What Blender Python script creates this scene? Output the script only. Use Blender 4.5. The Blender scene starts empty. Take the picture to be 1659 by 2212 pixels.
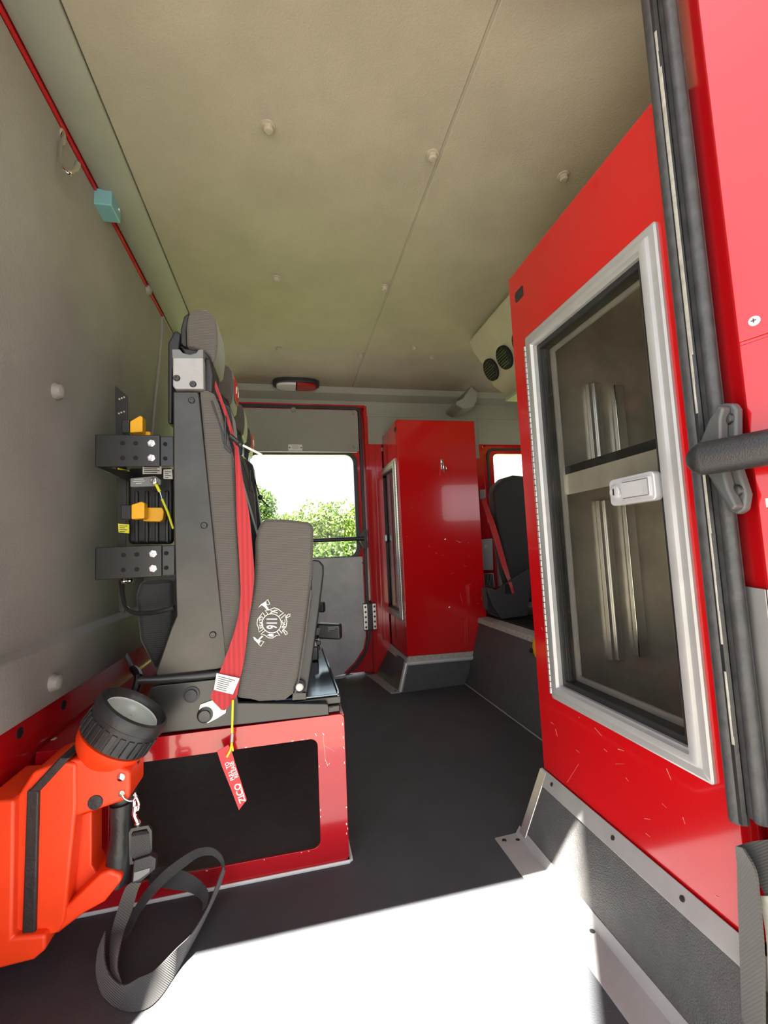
import bpy, math, random
from mathutils import Vector, Matrix
random.seed(7)
C = bpy.context.scene.collection
S = bpy.context.scene
# ------------------------------------------------------------------ camera, sky, sun, exposure
FPX = 940.0
RM = Matrix(((0.9757887179, 0.0254642051, -0.2172278809), (-0.2140258661, -0.0933932893, -0.9723531365), (-0.0450478260, 0.9953036058, -0.0856821194)))
CAM = Vector((0, 0, .75))
cd = bpy.data.cameras.new('camera'); cam = bpy.data.objects.new('camera', cd); C.objects.link(cam)
cd.sensor_fit = 'VERTICAL'; cd.sensor_height = 24.0; cd.lens = 24.0 * FPX / 2212
cd.clip_start = .01; cd.clip_end = 500
cam.matrix_world = Matrix.Translation(CAM) @ RM.to_4x4()
S.camera = cam
S.view_settings.view_transform = 'Standard'; S.view_settings.look = 'None'
S.view_settings.gamma = 1; S.view_settings.use_curve_mapping = False
S.view_settings.exposure = 0.12
w = bpy.data.worlds.new('sky'); S.world = w; w.use_nodes = True
nt = w.node_tree; bg = nt.nodes['Background']
sky = nt.nodes.new('ShaderNodeTexSky'); sky.sky_type = 'NISHITA'; sky.sun_disc = False
sky.sun_elevation = math.radians(72); sky.sun_rotation = math.radians(211); sky.dust_density = 3; sky.air_density = 1
mixs = nt.nodes.new('ShaderNodeMix'); mixs.data_type = 'RGBA'; mixs.inputs[0].default_value = .75
mixs.inputs[7].default_value = (9, 9.3, 9.8, 1)
nt.links.new(sky.outputs[0], mixs.inputs[6]); nt.links.new(mixs.outputs[2], bg.inputs[0]); bg.inputs[1].default_value = .3
sd = bpy.data.lights.new('sun', 'SUN'); sun = bpy.data.objects.new('sun', sd); C.objects.link(sun)
sd.energy = 85; sd.angle = math.radians(.6); sd.color = (1, .95, .86)
sh = math.cos(math.radians(72.3)); SUNV = Vector((.55 * sh, .835 * sh, -math.sin(math.radians(72.3))))
sun.rotation_euler = SUNV.to_track_quat('-Z', 'Y').to_euler()
sun.location = (0, -3, 8)

# ------------------------------------------------------------------ helpers
def hit(px, py, ax, val):
    d = RM @ Vector((px - 829.5, -(py - 1106.0), -FPX))
    return CAM + d * ((val - CAM[ax]) / d[ax])
def viewdir(px, py, r, u, t):
    """vector with components right, up and towards the eye, as seen at a pixel"""
    f = (RM @ Vector((px - 829.5, -(py - 1106.0), -FPX))).normalized()
    up = RM @ Vector((0, 1, 0)); rt = f.cross(up).normalized(); up = rt.cross(f).normalized()
    return (rt * r + up * u - f * t).normalized()
ORG = {}
SPLIT = {'screw', 'rivet', 'plate_screw', 'plate_screws', 'bolt', 'bolt_hole', 'slot_hole', 'hex_nut', 'paint_chip', 'scuff', 'worn_edge'}
class MB:
    def __init__(s): s.v = []; s.f = []; s.blk = []
    def add(s, vs, fs):
        b = len(s.v); s.blk.append((b, len(s.f))); s.v += [Vector(p) for p in vs]; s.f += [tuple(b + i for i in f) for f in fs]; return s
    def box(s, x0, x1, y0, y1, z0, z1):
        return s.add([(x0,y0,z0),(x1,y0,z0),(x1,y1,z0),(x0,y1,z0),(x0,y0,z1),(x1,y0,z1),(x1,y1,z1),(x0,y1,z1)],
                     [(0,3,2,1),(4,5,6,7),(0,1,5,4),(1,2,6,5),(2,3,7,6),(3,0,4,7)])
    def obox(s, c, ax, ay, az):
        c, ax, ay, az = map(Vector, (c, ax, ay, az))
        vs = [c - ax - ay - az, c + ax - ay - az, c + ax + ay - az, c - ax + ay - az, c - ax - ay + az, c + ax - ay + az, c + ax + ay + az, c - ax + ay + az]
        return s.add(vs, [(0,3,2,1),(4,5,6,7),(0,1,5,4),(1,2,6,5),(2,3,7,6),(3,0,4,7)])
    def prism(s, pts, vec):
        pts = [Vector(p) for p in pts]; vec = Vector(vec); n = len(pts)
        return s.add(pts + [p + vec for p in pts], [tuple(range(n)), tuple(range(2 * n - 1, n - 1, -1))] + [(i, n + i, n + (i + 1) % n, (i + 1) % n) for i in range(n)])
    def ring(s, outer, inner, vec):
        o = [Vector(p) for p in outer]; i_ = [Vector(p) for p in inner]; vec = Vector(vec); n = len(o)
        vs = o + i_ + [p + vec for p in o] + [p + vec for p in i_]; fs = []
        for k in range(n):
            j = (k + 1) % n
            fs += [(k, j, n + j, n + k), (2*n + k, 3*n + k, 3*n + j, 2*n + j), (k, 2*n + k, 2*n + j, j), (n + k, n + j, 3*n + j, 3*n + k)]
        return s.add(vs, fs)
    def lathe(s, p, axis, prof, n=28, close=True):
        """prof: (distance along the axis, radius)"""
        p = Vector(p); a = Vector(axis).normalized(); u = a.orthogonal().normalized(); w_ = a.cross(u)
        vs = []; fs = []
        for (d, r) in prof:
            for k in range(n):
                t = 2 * math.pi * k / n
                vs.append(p + a * d + (u * math.cos(t) + w_ * math.sin(t)) * r)
        for i in range(len(prof) - 1):
            for k in range(n):
                j = (k + 1) % n; fs.append((i*n + k, i*n + j, (i+1)*n + j, (i+1)*n + k))
        if close: fs.append(tuple(range(n - 1, -1, -1))); fs.append(tuple(range((len(prof) - 1) * n, len(prof) * n)))
        return s.add(vs, fs)
    def cyl(s, p0, p1, r, r1=None, n=20):
        p0, p1 = Vector(p0), Vector(p1)
        return s.lathe(p0, p1 - p0, [(0, r), ((p1 - p0).length, r if r1 is None else r1)], n)
    def tube(s, pts, r, n=10, smooth=0, closed=False):
        pts = [Vector(p) for p in pts]
        if smooth: pts = crom(pts, smooth)
        m = len(pts); vs = []; fs = []
        t0 = (pts[1] - pts[0]).normalized(); u = t0.orthogonal().normalized()
        for i, p in enumerate(pts):
            t = (pts[min(i + 1, m - 1)] - pts[max(i - 1, 0)]).normalized()
            u = (u - t * u.dot(t)).normalized(); w_ = t.cross(u)
            rr_ = r[min(i, len(r) - 1)] if isinstance(r, (list, tuple)) else r
            for k in range(n):
                a = 2 * math.pi * k / n; vs.append(p + (u * math.cos(a) + w_ * math.sin(a)) * rr_)
        for i in range(m - 1):
            for k in range(n):
                j = (k + 1) % n; fs.append((i*n + k, i*n + j, (i+1)*n + j, (i+1)*n + k))
        fs.append(tuple(range(n - 1, -1, -1))); fs.append(tuple(range((m - 1) * n, m * n)))
        return s.add(vs, fs)
    def band(s, L, R, th=.002, nrm=None, div=4):
        """a strap between two edges"""
        L = crom([Vector(p) for p in L], div); R = crom([Vector(p) for p in R], div); n = len(L); vs = []; fs = []
        for i in range(n):
            t = (L[min(i+1, n-1)] - L[max(i-1, 0)]); c = t.cross(R[i] - L[i]).normalized() if nrm is None else Vector(nrm)
            c = c * th / 2; vs += [L[i] - c, L[i] + c, R[i] + c, R[i] - c]
        for i in range(n - 1):
            a = 4 * i; b = a + 4
            for k in range(4): fs.append((a + k, a + (k + 1) % 4, b + (k + 1) % 4, b + k))
        fs += [(3, 2, 1, 0), tuple(4 * (n - 1) + k for k in range(4))]
        return s.add(vs, fs)
    def sph(s, c, rx, ry=None, rz=None, nu=20, nv=12, M=None):
        ry = rx if ry is None else ry; rz = rx if rz is None else rz; c = Vector(c); vs = []; fs = []
        for i in range(nv + 1):
            ph = math.pi * i / nv
            for k in range(nu):
                t = 2 * math.pi * k / nu
                q = Vector((rx * math.sin(ph) * math.cos(t), ry * math.sin(ph) * math.sin(t), rz * math.cos(ph)))
                vs.append(c + (M @ q if M else q))
        for i in range(nv):
            for k in range(nu):
                j = (k + 1) % nu; fs.append((i*nu + k, (i+1)*nu + k, (i+1)*nu + j, i*nu + j))
        return s.add(vs, fs)
    def text(s, txt, c, u, v, h, th=.0006, sx=1.0):
        cu = bpy.data.curves.new('t', 'FONT'); cu.body = txt; cu.align_x = 'CENTER'; cu.align_y = 'CENTER'; cu.size = 1; cu.resolution_u = 3; cu.offset = .022
        o = bpy.data.objects.new('t', cu); C.objects.link(o)
        bpy.context.view_layer.update()
        me = bpy.data.meshes.new_from_object(o.evaluated_get(bpy.context.evaluated_depsgraph_get()))
        c = Vector(c); u = Vector(u).normalized(); v = Vector(v).normalized(); n = u.cross(v) * th; k = h / .7
        s.add([c + u * (p.co.x * k * sx) + v * (p.co.y * k) + n for p in me.vertices], [tuple(p.vertices) for p in me.polygons])
        bpy.data.objects.remove(o); bpy.data.meshes.remove(me); bpy.data.curves.remove(cu)
        return s
    def build(s, name, mat, parent=None, bevel=0, seg=2, flat=False, label=None, ang=35, sub=0):
        if name in SPLIT and len(s.blk) > 1:
            ends = s.blk[1:] + [(len(s.v), len(s.f))]; o = None
            for (v0, f0), (v1, f1) in zip(s.blk, ends):
                m = MB(); m.add(s.v[v0:v1], [tuple(i - v0 for i in f) for f in s.f[f0:f1]])
                o = m.build(name, mat, parent, bevel, seg, flat, label, ang, sub)
            return o
        org = ORG.get(parent.name, Vector()) if parent else Vector()
        me = bpy.data.meshes.new(name); me.from_pydata([tuple(p - org) for p in s.v], [], s.f); me.validate(); me.update()
        import bmesh
        bm = bmesh.new(); bm.from_mesh(me); bmesh.ops.recalc_face_normals(bm, faces=bm.faces); bm.to_mesh(me); bm.free()
        me.materials.append(M[mat])
        o = bpy.data.objects.new(name, me); C.objects.link(o)
        if not flat:
            for p in me.polygons: p.use_smooth = True
            me.set_sharp_from_angle(angle=math.radians(ang))
        if bevel:
            b = o.modifiers.new('bevel', 'BEVEL'); b.width = bevel; b.segments = seg; b.limit_method = 'ANGLE'; b.angle_limit = math.radians(40); b.harden_normals = not flat
        if sub:
            b = o.modifiers.new('sub', 'SUBSURF'); b.levels = sub; b.render_levels = sub
        if parent: o.parent = parent
        ORG[o.name] = org
        if label: o['label'] = label
        return o
def crom(p, k):
    out = []; n = len(p)
    for i in range(n - 1):
        a, b, c, d = p[max(i-1, 0)], p[i], p[i+1], p[min(i+2, n-1)]
        for j in range(k):
            t = j / k
            out.append(.5 * ((2*b) + (c - a) * t + (2*a - 5*b + 4*c - d) * t*t + (3*b - a - 3*c + d) * t**3))
    out.append(p[-1]); return out
def rr(a0, a1, b0, b1, r, n=5):
    out = []
    for (ca, cb, s0) in ((a1 - r, b1 - r, 0), (a0 + r, b1 - r, 90), (a0 + r, b0 + r, 180), (a1 - r, b0 + r, 270)):
        for k in range(n + 1):
            t = math.radians(s0 + 90 * k / n); out.append((ca + r * math.cos(t), cb + r * math.sin(t)))
    return out
def XZ(pts, y): return [Vector((a, y, b)) for a, b in pts]
def YZ(pts, x): return [Vector((x, a, b)) for a, b in pts]
def HY(y, *p): return [hit(a, b, 1, y) for a, b in p]
def HX(x, *p): return [hit(a, b, 0, x) for a, b in p]
def HZ(z, *p): return [hit(a, b, 2, z) for a, b in p]
def thing(name, loc, label, cat, group=None):
    o = bpy.data.objects.new(name, None); C.objects.link(o); o.location = loc; o.empty_display_size = .05
    o['label'] = label; o['category'] = cat
    if group: o['group'] = group
    ORG[o.name] = Vector(loc); return o
def tag(o, label, cat, group=None):
    o['label'] = label; o['category'] = cat
    if group: o['group'] = group
    return o
def struct(o, label=None, cat=None):
    o['kind'] = 'structure'
    if label: o['label'] = label
    if cat: o['category'] = cat
    return o
def copy_tree(o, parent=None):
    c = o.copy(); C.objects.link(c); c.parent = parent
    for ch in [x for x in bpy.data.objects if x.parent == o]: copy_tree(ch, c)
    return c

# ------------------------------------------------------------------ materials
M = {}
def mat(name, col, rough=.5, metal=0, coat=0, spec=.5, noise=0, nscale=8, bump=0, bscale=200, ncol=None, trans=0, emit=None, aniso=None, sheen=0):
    m = bpy.data.materials.new(name); m.use_nodes = True; n = m.node_tree.nodes; l = m.node_tree.links; b = n['Principled BSDF']
    b.inputs['Base Color'].default_value = (*col, 1); b.inputs['Roughness'].default_value = rough; b.inputs['Metallic'].default_value = metal
    b.inputs['Coat Weight'].default_value = coat; b.inputs['Coat Roughness'].default_value = .04; b.inputs['Specular IOR Level'].default_value = spec
    if sheen: b.inputs['Sheen Weight'].default_value = sheen
    tc = n.new('ShaderNodeTexCoord')
    if noise:
        t = n.new('ShaderNodeTexNoise'); t.inputs['Scale'].default_value = nscale; t.inputs['Detail'].default_value = 6; t.inputs['Roughness'].default_value = .6
        mp = n.new('ShaderNodeMapRange'); mp.inputs[1].default_value = .3; mp.inputs[2].default_value = .7
        mx = n.new('ShaderNodeMix'); mx.data_type = 'RGBA'
        c2 = ncol or tuple(c * (1 - noise) for c in col)
        mx.inputs[6].default_value = (*col, 1); mx.inputs[7].default_value = (*c2, 1)
        l.new(tc.outputs['Object'], t.inputs['Vector']); l.new(t.outputs[0], mp.inputs[0]); l.new(mp.outputs[0], mx.inputs[0]); l.new(mx.outputs[2], b.inputs['Base Color'])
    if bump:
        t2 = n.new('ShaderNodeTexNoise'); t2.inputs['Scale'].default_value = bscale; t2.inputs['Detail'].default_value = 3
        bp = n.new('ShaderNodeBump'); bp.inputs['Strength'].default_value = bump; bp.inputs['Distance'].default_value = .002
        l.new(tc.outputs['Object'], t2.inputs['Vector']); l.new(t2.outputs[0], bp.inputs['Height']); l.new(bp.outputs[0], b.inputs['Normal'])
    M[name] = m; return m
mat('liner', (.36, .325, .255), .75, noise=.16, nscale=5, bump=.5, bscale=260)
mat('wall_liner', (.275, .262, .238), .62, noise=.2, nscale=4, bump=.5, bscale=240)
mat('cove', (.27, .275, .24), .6, noise=.1, nscale=6, bump=.35, bscale=220)
mat('floor_rubber', (.060, .064, .072), .62, noise=.25, nscale=7, bump=.5, bscale=420)
mat('skirt_rubber', (.085, .083, .082), .6, noise=.25, nscale=30, bump=1.0, bscale=420)
mat('black_metal', (.02, .02, .019), .3, spec=.6, noise=.2, nscale=10, bump=.06, bscale=30)
mat('side_metal', (.062, .058, .052), .3, metal=.55, noise=.3, nscale=12, bump=.05, bscale=25)
mat('black_plastic', (.018, .018, .019), .38, bump=.25, bscale=500)
mat('black_rubber', (.022, .022, .023), .42, noise=.4, nscale=30, bump=.4, bscale=120)
mat('dark_hole', (.004, .004, .004), .8)
mat('alu', (.45, .45, .445), .42, metal=.45, noise=.12, nscale=20, bump=.05, bscale=60)
mat('alu_bright', (.78, .78, .76), .28, metal=.85)
mat('alu_plate', (.42, .42, .415), .5, metal=.25, noise=.25, nscale=9, bump=.1, bscale=90)
mat('alu_inside', (.62, .59, .53), .36, metal=.5, noise=.35, nscale=7, bump=.15, bscale=60)
mat('chrome', (.8, .8, .78), .12, metal=1)
mat('zinc', (.72, .68, .5), .3, metal=.9)
mat('satin_silver', (.56, .56, .58), .35, metal=.35, coat=.3)
mat('yellow', (.85, .42, .01), .4)
mat('yellow_cord', (.75, .75, .03), .5)
mat('orange', (.86, .055, .008), .38, noise=.12, nscale=18, bump=.08, bscale=120)
mat('teal', (.16, .36, .40), .35, spec=.6)
mat('white', (.72, .72, .7), .5)
mat('offwhite_thread', (.8, .77, .72), .8)
mat('grey_plastic', (.17, .18, .18), .5)
mat('ink', (.05, .05, .05), .7)
mat('red_tag', (.62, .03, .035), .5)
mat('white_print', (.85, .8, .76), .6)
mat('worn', (.42, .40, .35), .7, noise=.4, nscale=60)
mat('lens_red', (.4, .01, .01), .15)
mat('reflector', (.85, .87, .9), .3, metal=.15)
mat('chip', (.62, .30, .26), .6)
mat('mount_grey', (.075, .078, .08), .45, bump=.2, bscale=90)
mat('shield', (.03, .03, .032), .5)
mat('concrete', (.15, .14, .12), .9, noise=.2, nscale=2)
mat('grass', (.23, .29, .05), .95, noise=.35, nscale=1.5)
mat('bark', (.09, .065, .04), .9)
mat('sticker_yellow', (.8, .78, .04), .5)
# web belt
def belt(name, col, axis, scale):
    m = mat(name, col, .65, sheen=.3); n = m.node_tree.nodes; l = m.node_tree.links; b = n['Principled BSDF']
    tc = n['Texture Coordinate']; wv = n.new('ShaderNodeTexWave'); wv.bands_direction = axis; wv.inputs['Scale'].default_value = scale; wv.inputs['Distortion'].default_value = .3
    bp = n.new('ShaderNodeBump'); bp.inputs['Strength'].default_value = .5; bp.inputs['Distance'].default_value = .001
    l.new(tc.outputs['Object'], wv.inputs['Vector']); l.new(wv.outputs[0], bp.inputs['Height']); l.new(bp.outputs[0], b.inputs['Normal'])
    mx = n.new('ShaderNodeMix'); mx.data_type = 'RGBA'; mx.inputs[6].default_value = (*[c * .72 for c in col], 1); mx.inputs[7].default_value = (*col, 1)
    l.new(wv.outputs[0], mx.inputs[0]); l.new(mx.outputs[2], b.inputs['Base Color']); return m
mat('seal_rubber', (.055, .055, .057), .5, noise=.5, nscale=40, bump=.4, bscale=120)
belt('belt_red', (.50, .018, .025), 'X', 28)
belt('belt_black', (.028, .028, .028), 'DIAGONAL', 150)
belt('webbing_grey', (.055, .052, .045), 'DIAGONAL', 110)
belt('fabric', (.10, .09, .077), 'Z', 75)
belt('fabric_dark', (.014, .014, .015), 'Z', 60)
# red paint with small chips
def redpaint(name, col, chips, rough=.16):
    m = mat(name, col, rough, coat=.6, spec=.5); n = m.node_tree.nodes; l = m.node_tree.links; b = n['Principled BSDF']; tc = n['Texture Coordinate']
    if chips:
        vo = n.new('ShaderNodeTexVoronoi'); vo.inputs['Scale'].default_value = 26; vo.inputs['Randomness'].default_value = 1
        ns = n.new('ShaderNodeTexNoise'); ns.inputs['Scale'].default_value = 60; ns.inputs['Detail'].default_value = 4
        md = n.new('ShaderNodeMapping'); md.inputs['Scale'].default_value = (1, 1, .8)
        big = n.new('ShaderNodeTexNoise'); big.inputs['Scale'].default_value = 4.5
        ma = n.new('ShaderNodeMath'); ma.operation = 'MULTIPLY_ADD'; ma.inputs[1].default_value = .16
        lt = n.new('ShaderNodeMath'); lt.operation = 'LESS_THAN'; lt.inputs[1].default_value = .14 + chips
        l.new(tc.outputs['Object'], md.inputs[0]); l.new(md.outputs[0], vo.inputs['Vector']); l.new(tc.outputs['Object'], ns.inputs['Vector']); l.new(tc.outputs['Object'], big.inputs['Vector'])
        l.new(ns.outputs[0], ma.inputs[0]); l.new(vo.outputs['Distance'], ma.inputs[2]); l.new(ma.outputs[0], lt.inputs[0])
        gt = n.new('ShaderNodeMath'); gt.operation = 'GREATER_THAN'; gt.inputs[1].default_value = .56; l.new(big.outputs[0], gt.inputs[0])
        mu = n.new('ShaderNodeMath'); mu.operation = 'MULTIPLY'; l.new(lt.outputs[0], mu.inputs[0]); l.new(gt.outputs[0], mu.inputs[1])
        mx = n.new('ShaderNodeMix'); mx.data_type = 'RGBA'; mx.inputs[6].default_value = (*col, 1); mx.inputs[7].default_value = (.75, .55, .5, 1)
        l.new(mu.outputs[0], mx.inputs[0]); l.new(mx.outputs[2], b.inputs['Base Color'])
    return m
redpaint('red', (.46, .004, .007), 0)
redpaint('red_chipped', (.46, .004, .006), 0)
redpaint('red_riser', (.42, .006, .012), 0)
# glass: thin pane
def glass(name, tint, refl=1.0):
    m = bpy.data.materials.new(name); m.use_nodes = True; n = m.node_tree.nodes; l = m.node_tree.links; n.clear()
    o = n.new('ShaderNodeOutputMaterial'); mx = n.new('ShaderNodeMixShader'); tr = n.new('ShaderNodeBsdfTransparent'); gl = n.new('ShaderNodeBsdfGlossy')
    gl.inputs['Roughness'].default_value = .01; tr.inputs[0].default_value = (*tint, 1); fr = n.new('ShaderNodeFresnel'); 
    ge = n.new('ShaderNodeNewGeometry'); mi = n.new('ShaderNodeMix'); mi.inputs[2].default_value = 1.35 * refl; mi.inputs[3].default_value = 1 / (1.35 * refl)
    l.new(ge.outputs['Backfacing'], mi.inputs[0]); l.new(mi.outputs[0], fr.inputs[0])
    l.new(fr.outputs[0], mx.inputs[0]); l.new(tr.outputs[0], mx.inputs[1]); l.new(gl.outputs[0], mx.inputs[2]); l.new(mx.outputs[0], o.inputs[0]); M[name] = m
glass('glass', (.93, .97, .94)); glass('glass_tint', (.9, .89, .86), 1.0)
def leaf(name, c1, c2):
    m = mat(name, c1, .6, noise=.5, nscale=1.2, ncol=c2); n = m.node_tree.nodes; l = m.node_tree.links; b = n['Principled BSDF']
    tl = n.new('ShaderNodeBsdfTranslucent'); ad = n.new('ShaderNodeMixShader'); ad.inputs[0].default_value = .4
    for k in b.inputs['Base Color'].links: l.new(k.from_socket, tl.inputs[0])
    l.new(b.outputs[0], ad.inputs[1]); l.new(tl.outputs[0], ad.inputs[2]); l.new(ad.outputs[0], n['Material Output'].inputs[0])
leaf('leaf', (.085, .14, .018), (.04, .075, .012))
leaf('leaf_pale', (.13, .17, .022), (.06, .095, .015))

# ================================================================== STRUCTURE
YN, YF = .50, 2.67          # near doorway plane, far side of the cab
struct(MB().box(-.60, 2.45, YN, 2.85, -.06, 0).build('floor', 'floor_rubber'), 'dark grey rubber cab floor')
ceil = MB()
ceil.box(-.375, .408, YN, 2.72, 1.76, 1.80).box(.414, 2.45, YN, 2.72, 1.76, 1.80).box(.40, .42, YN, 2.72, 1.764, 1.80)
ceil = struct(ceil.build('ceiling', 'liner', bevel=.003), 'tan padded ceiling with round studs')
for (bx, by) in ((-.02, .975), (.39, .98), (.772, .98), (-.017, 1.557), (.39, 1.554), (-.02, 2.12), (.395, 2.14), (.648, 2.03), (.774, 2.124)):
    MB().lathe((bx, by, 1.76), (0, 0, -1), [(0, .017), (.003, .0165), (.004, .012), (.012, .0115), (.015, .008), (.0155, .001)], 20).build('liner_button', 'liner', ceil, label='pale round stud cap')
# rear wall (the left side of the view), profile in x,z swept along y
prof = [(-.60, .437), (-.530, .437), (-.526, .45), (-.530, .565), (-.548, .582), (-.536, 1.0), (-.512, 1.35), (-.487, 1.63), (-.484, 1.67), (-.482, 1.745), (-.60, 1.745)]
wl = MB().prism([(a, YN + .02, b) for a, b in prof], (0, 1.33, 0))
prof2 = [(-.60, .437), (-.53, .437), (-.535, .57), (-.53, 1.0), (-.505, 1.35), (-.48, 1.63), (-.476, 1.745), (-.60, 1.745)]
wl.prism([(a, 1.855, b) for a, b in prof2], (0, .83, 0))
wl = struct(wl.build('wall_left', 'wall_liner', bevel=.004), 'grey padded rear wall liner')
for (px, py) in ((123, 845), (117, 1475), (318, 625)):
    p = hit(px, py, 0, -.528 + .005 if py > 1000 else (-.522 if py > 800 else -.482))
    MB().lathe(p - Vector((.008, 0, 0)), (1, 0, 0), [(0, .02), (.008, .0195), (.012, .0165), (.019, .0155), (.023, .01), (.024, .001)], 20).build('liner_button', 'wall_liner', wl, label='pale round stud cap')
lw = MB().prism([(-.60, YN + .02, -.06), (-.552, YN + .02, -.06), (-.552, YN + .02, .437), (-.60, YN + .02, .437)], (0, 2.2, 0))
lw = struct(lw.build('wall_rear', 'red', bevel=.002), 'red lower rear wall below the grey liner')
for (px, py) in ((42, 1583), (137, 1523)):
    p = hit(px, py, 0, -.552); MB().cyl(p, p + Vector((.0015, 0, 0)), .011, n=20).build('plug_hole', 'dark_hole', lw, label='black round hole')
cove = MB().prism([(-.474, YN, 1.752), (-.46, YN, 1.746), (-.40, YN, 1.748), (-.378, YN, 1.757), (-.372, YN, 1.80), (-.474, YN, 1.80)], (0, 2.17, 0))
struct(cove.build('trim_1', 'cove', bevel=.003), 'grey cove strip along the ceiling edge')
struct(MB().box(-.481, -.4755, YN, 1.86, 1.742, 1.80).build('trim_2', 'red'), 'thin red strip between wall and ceiling')
struct(MB().box(-.479, -.4755, 1.86, 2.6, 1.742, 1.80).build('trim_3', 'zinc'), 'thin ceiling edge strip with its lit look put into a bright colour')  # lit stretch of the edge strip, its brightness set by the bright material
# far wall header and pillars
fw = MB()
fw.box(-.60, .50, YF, YF + .1, 1.668, 1.80)
fw.box(.50, 2.45, YF, YF + .1, 1.60, 1.80)
fw.box(.515, 1.27, YF - .002, YF + .1, 1.42, 1.60); fw.box(1.09, 1.27, YF - .002, YF + .1, 1.33, 1.42); fw.box(1.27, 2.45, YF - .002, YF + .1, 1.425, 1.60)
fw = struct(fw.build('wall_far', 'cove', bevel=.003), 'grey liner above the far door')
for (px, py) in ((808, 962), (1036, 945), (830, 940)):
    p = hit(px, py, 1, YF + .02 if px != 808 else YF + .02); MB().lathe(p, (0, -1, 0), [(0, .02), (.004, .019), (.005, .013), (.015, .011), (.016, .001)], 16).build('liner_button', 'cove', fw)
cv = MB().prism([(-.5, YF - .075, 1.76), (-.5, YF - .06, 1.725), (-.5, YF - .01, 1.70), (-.5, YF + .02, 1.69), (-.5, YF + .02, 1.80), (-.5, YF - .075, 1.80)], (2.9, 0, 0))
struct(cv.build('trim_4', 'cove', bevel=.004), 'grey cove strip over the far door')
# jambs red
fj = MB().box(.44, .50, YF + .05, YF + .12, 0, 1.66).box(.492, .60, YF + .0, YF + .12, 0, 1.60).box(.492, .512, YF - .004, YF, 1.42, 1.668).box(.492, .512, YF - .006, YF, .17, 1.42).box(.555, .575, YF - .012, YF, .2, 1.41)
fj.box(-.3, .50, YF - .004, YF + .05, 1.655, 1.672)
fj.box(.60, 1.09, YF + .10, YF + .14, 0, 1.4)
fj.box(1.09, 1.30, YF, YF + .08, 0, 1.60).box(1.30, 2.45, YF, YF + .08, 1.42, 1.60).box(1.30, 2.45, YF, YF + .08, 0, .9)
struct(fj.build('wall_far_pillar', 'red', bevel=.003), 'red painted door pillars of the far side')
# front door of the far side with window
o_ = rr(1.30, 2.35, .90, 1.42, .03); i_ = rr(1.375, 2.2, .98, 1.362, .03)
d3 = MB().ring(XZ(o_, YF + .01), XZ(i_, YF + .01), (0, .04, 0)).build('door_3', 'red', bevel=.003); struct(d3, 'red front door frame of the far side')
MB().ring(XZ(rr(1.325, 2.33, .92, 1.40, .05), YF), XZ(rr(1.34, 2.315, .935, 1.385, .045), YF), (0, .01, 0)).build('door_seal', 'black_rubber', d3)
w3 = struct(MB().box(1.375, 2.2, YF + .028, YF + .032, .98, 1.362).build('window_3', 'glass'), 'bright front door window'); 
# far rear door
dx0 = -.42
far = struct(MB().ring(XZ(rr(dx0, .468, .02, 1.652, .02, 6), YF), XZ(rr(-.235, .425, .705, 1.362, .055, 6), YF), (0, .045, 0)).build('door_1', 'red', bevel=.002), 'closed far rear door with window')
MB().prism(XZ([(dx0, 1.37), (.452, 1.37), (.452, 1.60), (.44, 1.628), (.42, 1.634), (dx0, 1.634)], YF - .012), (0, .012, 0)).build('upper_panel', 'cove', far, bevel=.003, label='grey liner panel above the window')
for (px, py) in ((634, 886), (766, 892), (766, 963)):
    p = hit(px, py, 1, YF - .012); MB().lathe(p, (0, -1, 0), [(0, .018), (.004, .017), (.005, .012), (.014, .011), (.015, .001)], 16).build('liner_button', 'cove', far)
b_ = hit(638, 967, 1, YF - .014)
pl = MB().box(b_.x - .042, b_.x + .042, YF - .016, YF - .012, b_.z - .02, b_.z + .02).build('name_plate', 'white', far, bevel=.002, label='small white plate')
q = MB()
for sx in (-.034, .034): q.cyl((b_.x + sx, YF - .0175, b_.z), (b_.x + sx, YF - .016, b_.z), .004, n=10)
for k in range(3): q.box(b_.x - .02, b_.x + .02, YF - .0165, YF - .016, b_.z + .009 - k * .008, b_.z + .0105 - k * .008)
q.build('plate_screws', 'ink', pl)
MB().ring(XZ(rr(-.245, .438, .695, 1.37, .065, 6), YF - .006), XZ(rr(-.222, .413, .718, 1.35, .055, 6), YF - .006), (0, .02, 0)).build('window_frame', 'black_rubber', far, bevel=.003)
MB().box(-.24, .44, YF - .008, YF - .004, 1.364, 1.369).build('window_edge', 'zinc', far)
kick = MB().prism(XZ([(dx0, .012), (.24, .012), (.30, .022), (.375, .085), (.43, .16), (.447, .23), (.447, .713), (dx0, .713)], YF - .008), (0, .008, 0)).build('kick_plate', 'alu_plate', far, bevel=.002, label='brushed aluminium lower door panel')
q = MB()
for (px, py) in ((784, 1216), (693, 1312), (790, 1403)):
    p = hit(px, py, 1, YF - .008); q.lathe(p, (0, -1, 0), [(0, .006), (.002, .005), (.003, .001)], 10)
q.build('plate_screw', 'ink', kick)
MB().prism(XZ([(.455, 1.63), (.455, .235), (.438, .15), (.378, .07), (.30, .004), (.31, -.0), (.39, .058), (.452, .142), (.474, .23), (.474, 1.645), (.44, 1.66), (-.3, 1.66), (-.3, 1.64), (.435, 1.64)], YF - .016), (0, .02, 0)).build('door_seal', 'black_rubber', far, bevel=.003)
struct(MB().box(-.222, .413, YF + .012, YF + .016, .718, 1.35).build('window_1', 'glass'), 'far rear door window')
sl = MB().prism([(-.3, YF - .02, 0), (.29, YF - .02, 0), (.36, YF - .02, .02), (.29, YF - .02, .014), (-.3, YF - .02, .01)], (0, .01, 0)).build('trim_5', 'alu_plate', bevel=.001); struct(sl, 'worn sill strip under the far door')
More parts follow.
